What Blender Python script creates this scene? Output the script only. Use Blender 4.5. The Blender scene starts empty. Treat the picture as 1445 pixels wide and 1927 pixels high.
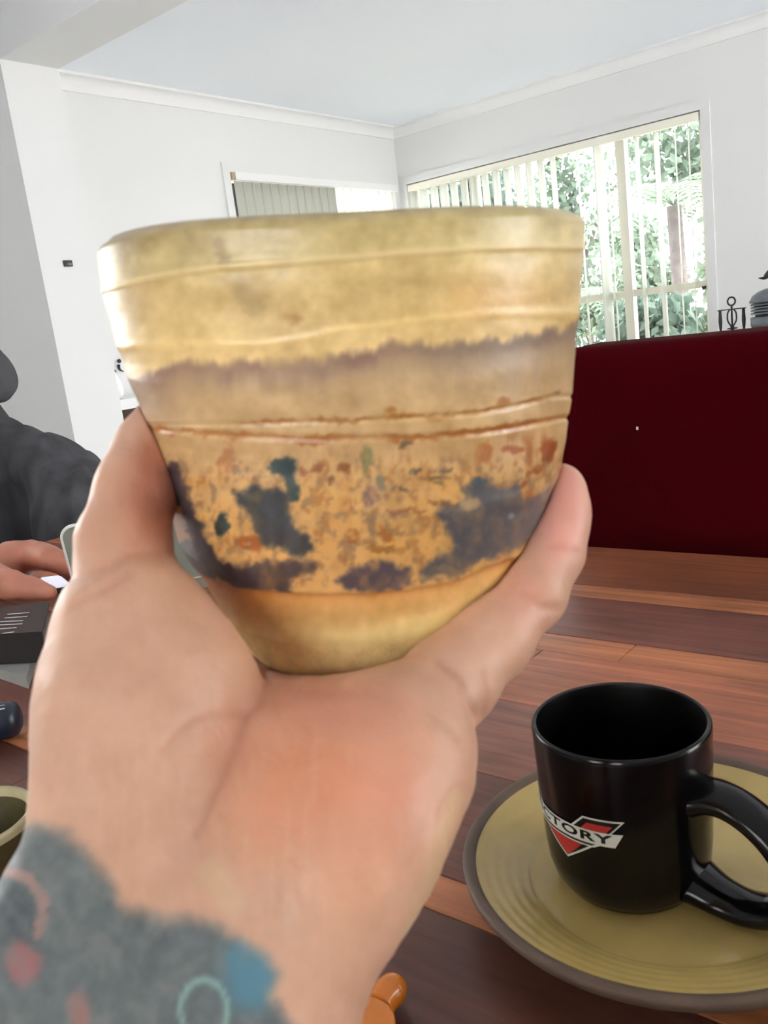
import bpy, bmesh, math, random
import numpy as np
from mathutils import Matrix, Vector

random.seed(7)
rng = np.random.default_rng(7)
scn = bpy.context.scene
col = scn.collection

# ------------------------------------------------------------------ camera
W, H = 1445.0, 1927.0
F = 1620.6                                   # focal length in pixels
PITCH, ROLL, PSI = (math.radians(a) for a in (-11.816, -7.168, 39.592))
EYE = np.array([0.0, 0.0, 1.05])


def to_room(v):
    c, s = math.cos(PSI), math.sin(PSI)
    return np.array([v[0] * c - v[1] * s, v[0] * s + v[1] * c, v[2]])


_fw = np.array([0, math.cos(PITCH), math.sin(PITCH)])
_rt = np.array([1.0, 0, 0])
_up = np.cross(_rt, _fw)
FW = to_room(_fw)
RT = to_room(math.cos(ROLL) * _rt + math.sin(ROLL) * _up)
UP = to_room(-math.sin(ROLL) * _rt + math.cos(ROLL) * _up)

cd = bpy.data.cameras.new('camera')
cam = bpy.data.objects.new('camera', cd)
col.objects.link(cam)
m = Matrix.Identity(4)
for i in range(3):
    m[i][0], m[i][1], m[i][2], m[i][3] = RT[i], UP[i], -FW[i], EYE[i]
cam.matrix_world = m
cd.sensor_fit = 'HORIZONTAL'
cd.sensor_width = 36.0
cd.lens = F / W * 36.0
cd.clip_start = 0.01
cd.clip_end = 200
cd.dof.use_dof = True
cd.dof.focus_distance = 1.1
cd.dof.aperture_fstop = 45.0
scn.camera = cam

# ------------------------------------------------------------------ sky, exposure
world = bpy.data.worlds.new('world')
scn.world = world
world.use_nodes = True
bg = world.node_tree.nodes['Background']
bg.inputs['Color'].default_value = (0.99, 0.985, 0.985, 1)
bg.inputs['Strength'].default_value = 12.2
scn.view_settings.view_transform = 'Standard'
scn.view_settings.look = 'None'
scn.view_settings.gamma = 1.0
scn.view_settings.use_curve_mapping = False
scn.view_settings.exposure = 0.0


def area_light(name, loc, direction, sx, sy, power, color):
    ld = bpy.data.lights.new(name, 'AREA')
    ld.shape = 'RECTANGLE'
    ld.size, ld.size_y, ld.energy, ld.color = sx, sy, power, color
    o = bpy.data.objects.new(name, ld)
    col.objects.link(o)
    o.location = loc
    o.rotation_euler = Vector(direction).to_track_quat('-Z', 'Y').to_euler()
    return o


# ------------------------------------------------------------------ helpers
def at(px, py, z):
    """point in the room seen at this pixel, z metres in front of the lens plane"""
    return EYE + z * (FW + (px - W / 2) / F * RT - (py - H / 2) / F * UP)


def on_z(px, py, z):
    d = FW + (px - W / 2) / F * RT - (py - H / 2) / F * UP
    return EYE + d * ((z - EYE[2]) / d[2])


def project(P):
    q = np.asarray(P, float) - EYE
    z = q @ FW
    return W / 2 + F * (q @ RT) / z, H / 2 - F * (q @ UP) / z, z


def cam_to_room(P):
    """camera frame (x right, y down, z forward) -> room"""
    return EYE + P[..., 0:1] * RT - P[..., 1:2] * UP + P[..., 2:3] * FW


def lin(c):
    c = np.asarray(c, float)
    if c.max() > 1.0:
        c = c / 255.0
    return np.where(c <= 0.04045, c / 12.92, ((c + 0.055) / 1.055) ** 2.4)


ORIGIN = {}


def thing(name, label, cat, loc=(0, 0, 0), group=None, kind=None):
    o = bpy.data.objects.new(name, None)
    o.empty_display_size = 0.05
    col.objects.link(o)
    o.location = loc
    ORIGIN[o] = np.array(loc, float)
    tag(o, label, cat, group, kind)
    return o


def tag(o, label=None, cat=None, group=None, kind=None):
    if label: o['label'] = label
    if cat: o['category'] = cat
    if group: o['group'] = group
    if kind: o['kind'] = kind
    return o


def mesh_obj(name, verts, faces, mat, parent=None, smooth=False, loc=None):
    verts = np.asarray(verts, float)
    if parent is not None:
        org = ORIGIN[parent]
    else:
        org = np.array(loc if loc is not None else (0, 0, 0), float)
    me = bpy.data.meshes.new(name)
    if isinstance(faces, np.ndarray):
        n = len(faces)
        k = faces.shape[1]
        me.vertices.add(len(verts))
        me.vertices.foreach_set('co', (verts - org).astype(np.float32).ravel())
        me.loops.add(n * k)
        me.loops.foreach_set('vertex_index', faces.astype(np.int32).ravel())
        me.polygons.add(n)
        me.polygons.foreach_set('loop_start', np.arange(0, n * k, k, dtype=np.int32))
        me.update(calc_edges=True)
    else:
        me.from_pydata((verts - org).tolist(), [], faces)
        me.update()
    if smooth:
        me.polygons.foreach_set('use_smooth', np.ones(len(me.polygons), dtype=bool))
    if mat: me.materials.append(mat)
    o = bpy.data.objects.new(name, me)
    col.objects.link(o)
    if parent is not None:
        o.parent = parent
    else:
        o.location = org
    ORIGIN[o] = org
    return o


def set_col(o, c, name='Col'):
    """per-vertex colour (linear rgb)"""
    c = np.asarray(c, float)
    a = o.data.color_attributes.new(name, 'FLOAT_COLOR', 'POINT')
    if c.ndim == 1:
        c = np.repeat(c[None, :3], len(o.data.vertices), 0)
    out = np.ones((len(c), 4), np.float32)
    out[:, :3] = c
    a.data.foreach_set('color', out.ravel())


class MB:
    def __init__(self):
        self.v, self.f = [], []

    def add(self, verts, faces):
        n = len(self.v)
        self.v += [tuple(map(float, p)) for p in verts]
        self.f += [tuple(i + n for i in f) for f in faces]
        return self

    def box(self, x0, x1, y0, y1, z0, z1):
        v = [(x, y, z) for z in (z0, z1) for y in (y0, y1) for x in (x0, x1)]
        return self.add(v, [(0, 2, 3, 1), (4, 5, 7, 6), (0, 1, 5, 4), (1, 3, 7, 5), (3, 2, 6, 7), (2, 0, 4, 6)])

    def obox(self, c, ax, ay, az, hx, hy, hz, bev=0.0):
        """oriented box, optionally with chamfered edges"""
        c, ax, ay, az = (np.asarray(a, float) for a in (c, ax, ay, az))
        bm = bmesh.new()
        r = bmesh.ops.create_cube(bm, size=2.0)
        for p in r['verts']:
            p.co = Vector((p.co.x * hx, p.co.y * hy, p.co.z * hz))
        if bev > 0:
            bmesh.ops.bevel(bm, geom=bm.edges[:], offset=bev, segments=3, affect='EDGES', profile=0.5)
        vs = [c + ax * p.co.x + ay * p.co.y + az * p.co.z for p in bm.verts]
        bm.verts.index_update()
        fs = [[q.index for q in f.verts] for f in bm.faces]
        bm.free()
        if np.dot(np.cross(ax, ay), az) < 0:
            fs = [list(reversed(f)) for f in fs]
        return self.add(vs, fs)

    def lathe(self, prof, c=(0, 0, 0), seg=64, axis=(0, 0, 1), cap0=False, cap1=False):
        a = np.asarray(axis, float); a = a / np.linalg.norm(a)
        e1 = np.cross(a, (0, 1, 0)) if abs(a[1]) < 0.9 else np.cross(a, (1, 0, 0))
        e1 /= np.linalg.norm(e1); e2 = np.cross(a, e1)
        c = np.asarray(c, float)
        vs, fs = [], []
        for r, z in prof:
            for k in range(seg):
                t = 2 * math.pi * k / seg
                vs.append(c + a * z + r * (math.cos(t) * e1 + math.sin(t) * e2))
        for i in range(len(prof) - 1):
            for k in range(seg):
                k2 = (k + 1) % seg
                fs.append((i * seg + k, i * seg + k2, (i + 1) * seg + k2, (i + 1) * seg + k))
        if cap0: fs.append(tuple(reversed(range(seg))))
        if cap1: fs.append(tuple((len(prof) - 1) * seg + k for k in range(seg)))
        return self.add(vs, fs)

    def tube(self, pts, radii, seg=10, closed=False, flat=None, up=None):
        """swept tube; flat = width factor across 'up'"""
        pts = [np.asarray(p, float) for p in pts]
        n = len(pts)
        if np.isscalar(radii): radii = [radii] * n
        vs, fs = [], []
        prev = None
        for i in range(n):
            a = pts[(i + 1) % n] if (closed or i < n - 1) else pts[i]
            b = pts[i - 1] if (closed or i > 0) else pts[i]
            t = a - b; t /= np.linalg.norm(t) + 1e-12
            if up is not None: n1 = np.asarray(up, float)
            elif prev is None: n1 = np.array((0, 0, 1.0)) if abs(t[2]) < 0.9 else np.array((1.0, 0, 0))
            else: n1 = prev
            n1 = n1 - t * (n1 @ t); n1 /= np.linalg.norm(n1) + 1e-12
            prev = n1
            n2 = np.cross(t, n1)
            for k in range(seg):
                g = 2 * math.pi * k / seg
                w = flat if flat else 1.0
                vs.append(pts[i] + radii[i] * (math.cos(g) * n1 * w + math.sin(g) * n2))
        m_ = n if closed else n - 1
        for i in range(m_):
            j = (i + 1) % n
            for k in range(seg):
                k2 = (k + 1) % seg
                fs.append((i * seg + k, i * seg + k2, j * seg + k2, j * seg + k))
        if not closed:
            fs.append(tuple(reversed(range(seg))))
            fs.append(tuple((n - 1) * seg + k for k in range(seg)))
        return self.add(vs, fs)

    def prism(self, pts2, to3, n3, t):
        """extrude a planar outline: to3 maps 2D->3D, thickness t along n3"""
        k = len(pts2)
        a = [np.asarray(to3(p), float) for p in pts2]
        n3 = np.asarray(n3, float)
        return self.add(a + [p + n3 * t for p in a],
                        [tuple(reversed(range(k))), tuple(range(k, 2 * k))] + [(i, (i + 1) % k, k + (i + 1) % k, k + i) for i in range(k)])

    def build(self, name, mat, parent=None, smooth=False, loc=None):
        return mesh_obj(name, self.v, self.f, mat, parent, smooth, loc)


def smooth_path(pts, n=8):
    """Catmull-Rom through points"""
    P = np.asarray(pts, float)
    P = np.vstack([2 * P[0] - P[1], P, 2 * P[-1] - P[-2]])
    out = []
    for i in range(1, len(P) - 2):
        for t in np.linspace(0, 1, n, endpoint=False):
            a, b, c, d = P[i - 1], P[i], P[i + 1], P[i + 2]
            out.append(0.5 * ((2 * b) + (c - a) * t + (2 * a - 5 * b + 4 * c - d) * t * t + (3 * b - a - 3 * c + d) * t ** 3))
    out.append(P[-2])
    return np.array(out)


# ---- numpy value noise
_perm = rng.random((256, 256))


def noise2(x, y):
    xi = np.floor(x).astype(int); yi = np.floor(y).astype(int)
    fx = x - xi; fy = y - yi
    fx = fx * fx * (3 - 2 * fx); fy = fy * fy * (3 - 2 * fy)
    g = lambda i, j: _perm[i & 255, j & 255]
    return (g(xi, yi) * (1 - fx) + g(xi + 1, yi) * fx) * (1 - fy) + (g(xi, yi + 1) * (1 - fx) + g(xi + 1, yi + 1) * fx) * fy


def fbm2(x, y, o=4):
    s = 0; a = 0.5
    for k in range(o):
        s = s + a * (noise2(x + 17.3 * k, y - 9.1 * k) - 0.5) * 2
        x = x * 2.03; y = y * 2.03; a *= 0.5
    return s


def sstep(a, b, x):
    t = np.clip((x - a) / (b - a), 0, 1)
    return t * t * (3 - 2 * t)


def seg_dist(x, y, pts):
    d = np.full(np.shape(x), 1e9)
    for (ax, ay), (bx, by) in zip(pts[:-1], pts[1:]):
        dx, dy = bx - ax, by - ay
        t = np.clip(((x - ax) * dx + (y - ay) * dy) / (dx * dx + dy * dy + 1e-9), 0, 1)
        d = np.minimum(d, np.hypot(x - ax - t * dx, y - ay - t * dy))
    return d


def poly_sd(x, y, pts):
    """signed distance to polygon, negative inside"""
    pts = list(pts)
    d = seg_dist(x, y, pts + [pts[0]])
    inside = np.zeros(np.shape(x), bool)
    for (ax, ay), (bx, by) in zip(pts, pts[1:] + pts[:1]):
        c = ((ay > y) != (by > y)) & (x < (bx - ax) * (y - ay) / (by - ay + 1e-12) + ax)
        inside ^= c
    return np.where(inside, -d, d)


# ---- signed distance bodies
def rcone(P, a, b, ra, rb):
    a = np.asarray(a, np.float32); b = np.asarray(b, np.float32)
    ba = b - a
    pa = P - a
    h = np.clip((pa @ ba) / max(float(ba @ ba), 1e-12), 0, 1)
    return np.linalg.norm(pa - h[..., None] * ba, axis=-1) - (ra + (rb - ra) * h)


def smin(a, b, k):
    h = np.clip(0.5 + 0.5 * (b - a) / k, 0, 1)
    return b + (a - b) * h - k * h * (1 - h)


def surface_nets(D, org, hs):
    S = D < 0
    n0, n1, n2 = D.shape
    offs = [(i, j, k) for i in (0, 1) for j in (0, 1) for k in (0, 1)]
    cnt = sum(S[i:n0 - 1 + i, j:n1 - 1 + j, k:n2 - 1 + k].astype(np.int8) for i, j, k in offs)
    mask = (cnt > 0) & (cnt < 8)
    ids = np.full(mask.shape, -1, np.int64)
    I = np.argwhere(mask)
    ids[mask] = np.arange(len(I))
    cv = {o: D[I[:, 0] + o[0], I[:, 1] + o[1], I[:, 2] + o[2]] for o in offs}
    acc = np.zeros((len(I), 3)); num = np.zeros(len(I))
    for o in offs:
        for ax in range(3):
            if o[ax] == 0:
                o2 = list(o); o2[ax] = 1; o2 = tuple(o2)
                a, b = cv[o], cv[o2]
                c = (a < 0) != (b < 0)
                t = np.where(c, a / np.where(c, a - b, 1), 0)
                p = np.array(o, float)[None].repeat(len(I), 0)
                p[:, ax] += t
                acc += p * c[:, None]; num += c
    V = (I + acc / num[:, None]) * hs + org
    quads = []
    for ax in range(3):
        sl0 = [slice(None)] * 3; sl1 = [slice(None)] * 3
        sl0[ax] = slice(0, -1); sl1[ax] = slice(1, None)
        A = S[tuple(sl0)]; B = S[tuple(sl1)]
        E_ = np.argwhere(A != B)
        u, v = (ax + 1) % 3, (ax + 2) % 3
        ok = (E_[:, u] > 0) & (E_[:, v] > 0) & (E_[:, u] < D.shape[u] - 1) & (E_[:, v] < D.shape[v] - 1)
        E_ = E_[ok]
        flip = A[tuple(E_.T)]
        q = []
        for du, dv in ((-1, -1), (0, -1), (0, 0), (-1, 0)):
            c = E_.copy(); c[:, u] += du; c[:, v] += dv
            q.append(ids[tuple(c.T)])
        q = np.array(q).T
        q[~flip] = q[~flip][:, ::-1]
        quads.append(q)
    return V, np.vstack(quads)


class Body:
    """smooth union of tapered limbs, evaluated on a grid"""
    def __init__(self):
        self.prims = []
        self.cuts = []

    def limb(self, pts, radii, k=0.006):
        for i in range(len(pts) - 1):
            self.prims.append((np.asarray(pts[i], float), np.asarray(pts[i + 1], float), radii[i], radii[i + 1], k))
        return self

    def mesh(self, hs, carve=None, post=None):
        lo = np.min([np.minimum(a - ra, b - rb) for a, b, ra, rb, k in self.prims], 0) - 3 * hs
        hi = np.max([np.maximum(a + ra, b + rb) for a, b, ra, rb, k in self.prims], 0) + 3 * hs
        n = np.ceil((hi - lo) / hs).astype(int) + 1
        D = np.full(n, 1.0, np.float32)
        for a, b, ra, rb, k in self.prims:
            pad = k + 3 * hs
            l = np.minimum(a - ra, b - rb) - pad; h = np.maximum(a + ra, b + rb) + pad
            i0 = np.clip(np.floor((l - lo) / hs).astype(int), 0, n - 1)
            i1 = np.clip(np.ceil((h - lo) / hs).astype(int) + 1, 1, n)
            g = np.stack(np.meshgrid(*[lo[d] + hs * np.arange(i0[d], i1[d]) for d in range(3)], indexing='ij'), -1).astype(np.float32)
            s = tuple(slice(i0[d], i1[d]) for d in range(3))
            D[s] = smin(D[s], rcone(g, a, b, ra, rb), k)
        if carve is not None or post is not None:
            near = np.argwhere(np.abs(D) < 0.03)
            P = lo + near * hs
            d = D[tuple(near.T)]
            if post is not None: d = post(P, d)
            if carve is not None: d = np.maximum(d, carve(P))
            D[tuple(near.T)] = d
        return surface_nets(D, lo, hs)


# ------------------------------------------------------------------ materials
def nodes_of(name):
    mt = bpy.data.materials.new(name)
    mt.use_nodes = True
    nt = mt.node_tree
    return mt, nt, nt.nodes['Principled BSDF']


def mat(name, c, rough=0.5, spec=0.5, bump=0.0, bscale=200.0, vary=0.0, vscale=8.0, metal=0.0, coat=0.0, attr=None, trans=0.0, stretch=None, sss=0.0):
    mt, nt, b = nodes_of(name)
    L = nt.links
    b.inputs['Roughness'].default_value = rough
    b.inputs['Specular IOR Level'].default_value = spec
    b.inputs['Metallic'].default_value = metal
    if coat: b.inputs['Coat Weight'].default_value = coat; b.inputs['Coat Roughness'].default_value = 0.08
    if sss:
        b.inputs['Subsurface Weight'].default_value = sss
        b.inputs['Subsurface Radius'].default_value = (1.0, 0.35, 0.2)
        b.inputs['Subsurface Scale'].default_value = 0.004
    tc = nt.nodes.new('ShaderNodeTexCoord')
    src = tc.outputs['Object']
    if stretch:
        mp = nt.nodes.new('ShaderNodeMapping'); mp.inputs['Scale'].default_value = stretch
        L.new(src, mp.inputs['Vector']); src = mp.outputs['Vector']
    if attr:
        at_ = nt.nodes.new('ShaderNodeAttribute'); at_.attribute_name = attr
        base = at_.outputs['Color']
    else:
        rgb = nt.nodes.new('ShaderNodeRGB'); rgb.outputs[0].default_value = (*lin(c), 1)
        base = rgb.outputs[0]
    if vary:
        nz = nt.nodes.new('ShaderNodeTexNoise'); nz.inputs['Scale'].default_value = vscale; nz.inputs['Detail'].default_value = 5
        L.new(src, nz.inputs['Vector'])
        mr = nt.nodes.new('ShaderNodeMapRange'); mr.inputs['From Min'].default_value = 0.3; mr.inputs['From Max'].default_value = 0.7
        mr.inputs['To Min'].default_value = 1 - vary; mr.inputs['To Max'].default_value = 1 + vary
        L.new(nz.outputs['Fac'], mr.inputs['Value'])
        mx = nt.nodes.new('ShaderNodeVectorMath'); mx.operation = 'SCALE'
        L.new(base, mx.inputs[0]); L.new(mr.outputs[0], mx.inputs['Scale'])
        base = mx.outputs[0]
    L.new(base, b.inputs['Base Color'])
    if bump:
        nz = nt.nodes.new('ShaderNodeTexNoise'); nz.inputs['Scale'].default_value = bscale; nz.inputs['Detail'].default_value = 4
        L.new(src, nz.inputs['Vector'])
        bp = nt.nodes.new('ShaderNodeBump'); bp.inputs['Strength'].default_value = bump; bp.inputs['Distance'].default_value = 0.002
        L.new(nz.outputs['Fac'], bp.inputs['Height']); L.new(bp.outputs[0], b.inputs['Normal'])
    if trans:
        out = nt.nodes['Material Output']
        tl = nt.nodes.new('ShaderNodeBsdfTranslucent'); L.new(base, tl.inputs['Color'])
        ms = nt.nodes.new('ShaderNodeMixShader'); ms.inputs[0].default_value = trans
        L.new(b.outputs[0], ms.inputs[1]); L.new(tl.outputs[0], ms.inputs[2]); L.new(ms.outputs[0], out.inputs['Surface'])
    return mt


def glass_mat(name):
    mt, nt, b = nodes_of(name)
    L = nt.links
    out = nt.nodes['Material Output']
    tr = nt.nodes.new('ShaderNodeBsdfTransparent'); tr.inputs[0].default_value = (0.97, 0.97, 0.965, 1)
    gl = nt.nodes.new('ShaderNodeBsdfGlossy'); gl.inputs['Roughness'].default_value = 0.02
    fr = nt.nodes.new('ShaderNodeFresnel'); fr.inputs[0].default_value = 1.45
    ms = nt.nodes.new('ShaderNodeMixShader')
    L.new(fr.outputs[0], ms.inputs[0]); L.new(tr.outputs[0], ms.inputs[1]); L.new(gl.outputs[0], ms.inputs[2])
    L.new(ms.outputs[0], out.inputs['Surface'])
    return mt


def wood_mat(name, attr='Col', rough=0.35, scale=(2.2, 34, 34)):
    """grain along the local X axis; the plank colour comes from a per-plank attribute"""
    mt, nt, b = nodes_of(name)
    L = nt.links
    tc = nt.nodes.new('ShaderNodeTexCoord')
    mp = nt.nodes.new('ShaderNodeMapping'); mp.inputs['Scale'].default_value = scale
    L.new(tc.outputs['Object'], mp.inputs['Vector'])
    nz = nt.nodes.new('ShaderNodeTexNoise'); nz.inputs['Scale'].default_value = 3.0; nz.inputs['Detail'].default_value = 8; nz.inputs['Distortion'].default_value = 0.6
    L.new(mp.outputs[0], nz.inputs['Vector'])
    n2 = nt.nodes.new('ShaderNodeTexNoise'); n2.inputs['Scale'].default_value = 9; n2.inputs['Detail'].default_value = 4
    L.new(tc.outputs['Object'], n2.inputs['Vector'])
    at_ = nt.nodes.new('ShaderNodeAttribute'); at_.attribute_name = attr
    mr = nt.nodes.new('ShaderNodeMapRange'); mr.inputs['From Min'].default_value = 0.3; mr.inputs['From Max'].default_value = 0.72
    mr.inputs['To Min'].default_value = 0.58; mr.inputs['To Max'].default_value = 1.22
    L.new(nz.outputs['Fac'], mr.inputs['Value'])
    m2 = nt.nodes.new('ShaderNodeMapRange'); m2.inputs['From Min'].default_value = 0.3; m2.inputs['From Max'].default_value = 0.7
    m2.inputs['To Min'].default_value = 0.75; m2.inputs['To Max'].default_value = 1.25
    L.new(n2.outputs['Fac'], m2.inputs['Value'])
    mu = nt.nodes.new('ShaderNodeMath'); mu.operation = 'MULTIPLY'
    L.new(mr.outputs[0], mu.inputs[0]); L.new(m2.outputs[0], mu.inputs[1])
    vs = nt.nodes.new('ShaderNodeVectorMath'); vs.operation = 'SCALE'
    L.new(at_.outputs['Color'], vs.inputs[0]); L.new(mu.outputs[0], vs.inputs['Scale'])
    L.new(vs.outputs[0], b.inputs['Base Color'])
    b.inputs['Roughness'].default_value = rough
    b.inputs['Specular IOR Level'].default_value = 0.4
    bp = nt.nodes.new('ShaderNodeBump'); bp.inputs['Strength'].default_value = 0.15; bp.inputs['Distance'].default_value = 0.001
    L.new(nz.outputs['Fac'], bp.inputs['Height']); L.new(bp.outputs[0], b.inputs['Normal'])
    return mt


M_WALL = mat('wall_paint', (232, 232, 231), 0.7, 0.2, bump=0.02, bscale=60)
M_CEIL = mat('ceiling_paint', (244, 248, 255), 0.8, 0.2)
M_TRIM = mat('trim_paint', (240, 240, 240), 0.4, 0.4)
M_FRAME = mat('cream_frame', (250, 246, 230), 0.4, 0.4)
M_CARPET = mat('carpet', (212, 211, 208), 0.95, 0.1, bump=0.4, bscale=400, vary=0.15, vscale=60)
M_GLASS = glass_mat('window_glass')
M_SLAT = mat('blind_fabric', (244, 246, 242), 0.8, 0.2, trans=0.7)
M_SLAT_SHADE = mat('blind_fabric_shaded', (214, 214, 203), 0.8, 0.2, trans=0.12)  # same fabric, with the shade on the left slats put into its colour
M_RED = mat('red_upholstery', (66, 1, 9), 0.9, 0.04, bump=0.25, bscale=700, vary=0.14, vscale=5)
M_WOOD = wood_mat('table_wood')
M_DARKWOOD = mat('dark_wood', (70, 42, 33), 0.5, 0.4, vary=0.3, vscale=6, stretch=(1, 8, 8))
M_IRON = mat('black_iron', (44, 40, 44), 0.45, 0.5)
M_GALV = mat('galvanised_metal', (122, 126, 134), 0.45, 0.5, metal=0.6, vary=0.15, vscale=20)
M_BLACK = mat('black_glaze', (7, 6, 7), 0.16, 0.3)
M_BLACKIN = mat('black_inner_glaze', (7, 7, 7), 0.3, 0.3)

# ------------------------------------------------------------------ room
XL, YF = -4.0525, 5.5546                 # left wall, far wall
XR, YB = 3.4, -2.6
ZC = 2.5
T = 0.12


def struct(name, mb, m_, parent=None, smooth=False):
    o = mb.build(name, m_, parent, smooth)
    if parent is None: o['kind'] = 'structure'
    return o


def wall_with_hole(name, axis, pos, a0, a1, holes, outward):
    """axis 'x': wall at x=pos spanning y; axis 'y': wall at y=pos spanning x"""
    mb = MB()
    p0, p1 = (pos, pos + outward * T) if outward > 0 else (pos - T, pos)

    def slab(u0, u1, z0, z1):
        if u1 - u0 < 1e-4 or z1 - z0 < 1e-4: return
        if axis == 'x': mb.box(p0, p1, u0, u1, z0, z1)
        else: mb.box(u0, u1, p0, p1, z0, z1)
    cur = a0
    for (u0, u1, z0, z1) in sorted(holes):
        slab(cur, u0, 0, ZC); slab(u0, u1, 0, z0); slab(u0, u1, z1, ZC); cur = u1
    slab(cur, a1, 0, ZC)
    return struct(name, mb, M_WALL)


W2 = (-3.972, -1.797, 0.70, 2.089)        # far wall window: x0,x1,z0,z1
W1 = (3.836, 5.500, 0.70, 2.093)          # left wall window: y0,y1,z0,z1
W3 = (1.5, 4.7, 0.05, 2.30)               # glazed doors out of frame on the right
W4 = (-0.9, 1.15, 1.05, 2.0)               # unseen window added behind the camera for front fill
struct('floor', MB().box(XL - T, XR + T, YB - T, YF + T, -0.1, 0), M_CARPET)
struct('ceiling', MB().box(XL - T, XR + T, YB - T, YF + T, ZC, ZC + 0.1), M_CEIL)
W5 = (-0.3, 1.25, 0.90, 2.1)             # unseen window added on the left to rim-light hand and pot
wall_with_hole('wall_left', 'x', XL, YB - T, YF + T, [W5, W1], -1)
wall_with_hole('wall_far', 'y', YF, XL, XR, [W2], 1)
wall_with_hole('wall_right', 'x', XR, YB - T, YF + T, [W3], 1)
wall_with_hole('wall_behind', 'y', YB, XL, XR, [W4], -1)
NX, NY0, NY1 = -3.292, 2.012, 2.266
ZB = 2.25
struct('wall_divider', MB().box(XL, NX, NY0, NY1, 0, ZB), M_WALL)
struct('ceiling_beam', MB().box(XL, XR, NY0, NY1, ZB, ZC), M_WALL)


def cornice(name, p0, p1, inward, mitre0=0.0, mitre1=0.0):
    """cove moulding along a wall top"""
    p0 = np.array(p0, float); p1 = np.array(p1, float); n = np.array(inward, float)
    t = (p1 - p0) / np.linalg.norm(p1 - p0)
    prof = [(0, -0.075), (0.012, -0.075), (0.012, -0.066)]
    for a in np.linspace(0, math.pi / 2, 8):
        prof.append((0.012 + 0.05 * (1 - math.cos(a)), -0.066 + 0.052 * math.sin(a)))
    prof += [(0.075, -0.014), (0.075, 0), (0, 0)]
    k = len(prof)
    vs = [p0 + n * a + np.array((0, 0, b)) + t * a * mitre0 for a, b in prof] + [p1 + n * a + np.array((0, 0, b)) - t * a * mitre1 for a, b in prof]
    fs = [tuple(range(k)), tuple(reversed(range(k, 2 * k)))] + [(i, k + i, k + (i + 1) % k, (i + 1) % k) for i in range(k)]
    return struct(name, MB().add(vs, fs), M_TRIM)


cornice('trim_1', (XL, NY1, ZC), (XL, YF, ZC), (1, 0, 0), 0, 1)
cornice('trim_2', (XL, YF, ZC), (XR, YF, ZC), (0, -1, 0), 1, 0)
# skirtings
struct('baseboard_left', MB().box(XL, XL + 0.015, NY1, YF, 0, 0.1), M_TRIM)
struct('baseboard_far', MB().box(XL + 0.015, XR, YF - 0.015, YF, 0, 0.1), M_TRIM)

# architraves (plain flat boards around the two windows)
A = 0.055
mb = MB()
mb.box(W2[0] - A * 0.5, W2[0], YF - 0.014, YF, W2[2], W2[3] + A)
mb.box(W2[1], W2[1] + A, YF - 0.014, YF, W2[2], W2[3] + A)
mb.box(W2[0], W2[1], YF - 0.014, YF, W2[3], W2[3] + A)
struct('trim_3', mb, M_WALL)
mb = MB()
mb.box(XL, XL + 0.014, W1[0] - A, W1[0], W1[2], W1[3] + A)
mb.box(XL, XL + 0.014, W1[0], W1[1], W1[3], W1[3] + A)
struct('trim_4', mb, M_WALL)
struct('trim_5', MB().box(W2[0], W2[1], YF - 0.03, YF + 0.03, W2[2] - 0.03, W2[2] - 0.0005), M_TRIM)


def empty_struct(name):
    o = bpy.data.objects.new(name, None)
    col.objects.link(o); o['kind'] = 'structure'; ORIGIN[o] = np.zeros(3)
    return o


# window in the far wall: aluminium frame, three bays, a low transom
w2 = empty_struct('window_2')
FY0, FY1 = YF + 0.05, YF + 0.10
MU1, MU2 = -3.43, -2.325
mb = MB()
mb.box(W2[0], W2[0] + 0.035, FY0, FY1, W2[2], W2[3]); mb.box(W2[1] - 0.03, W2[1], FY0, FY1, W2[2], W2[3])
mb.box(W2[0] + 0.035, W2[1] - 0.03, FY0, FY1, W2[3] - 0.04, W2[3]); mb.box(W2[0] + 0.035, W2[1] - 0.03, FY0, FY1, W2[2], W2[2] + 0.05)
mb.build('frame', M_FRAME, w2)
for x in (MU1, MU2):
    MB().box(x - 0.03, x + 0.03, FY0 - 0.01, FY1, W2[2] + 0.05, W2[3] - 0.04).build('mullion', M_FRAME, w2)
bays = [(W2[0] + 0.035, MU1 - 0.03), (MU1 + 0.03, MU2 - 0.03), (MU2 + 0.03, W2[1] - 0.03)]
for (x0, x1) in bays:
    MB().box(x0, x1, FY0 + 0.005, FY1 - 0.005, 1.065, 1.11).build('transom', M_FRAME, w2)
    for z0, z1 in ((W2[2] + 0.05, 1.065), (1.11, W2[3] - 0.04)):
        MB().box(x0, x1, FY0 + 0.022, FY0 + 0.027, z0, z1).build('pane', M_GLASS, w2)
MB().box(-1.845, -1.828, FY0 - 0.02, FY0 + 0.004, 1.055, 1.075).build('catch', M_IRON, w2)

w1 = empty_struct('window_1')
FX0, FX1 = XL - 0.10, XL - 0.05
mb = MB()
mb.box(FX0, FX1, W1[0], W1[0] + 0.04, W1[2], W1[3]); mb.box(FX0, FX1, W1[1] - 0.04, W1[1], W1[2], W1[3])
mb.box(FX0, FX1, W1[0] + 0.04, W1[1] - 0.04, W1[3] - 0.04, W1[3]); mb.box(FX0, FX1, W1[0] + 0.04, W1[1] - 0.04, W1[2], W1[2] + 0.05)
mb.build('frame', M_FRAME, w1)
MB().box(FX0, FX1 + 0.005, 4.78, 4.84, W1[2] + 0.05, W1[3] - 0.04).build('mullion', M_FRAME, w1)
for y0, y1 in ((W1[0] + 0.04, 4.78), (4.84, W1[1] - 0.04)):
    MB().box(FX0 + 0.022, FX0 + 0.027, y0, y1, W1[2] + 0.05, W1[3] - 0.04).build('pane', M_GLASS, w1)

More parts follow.
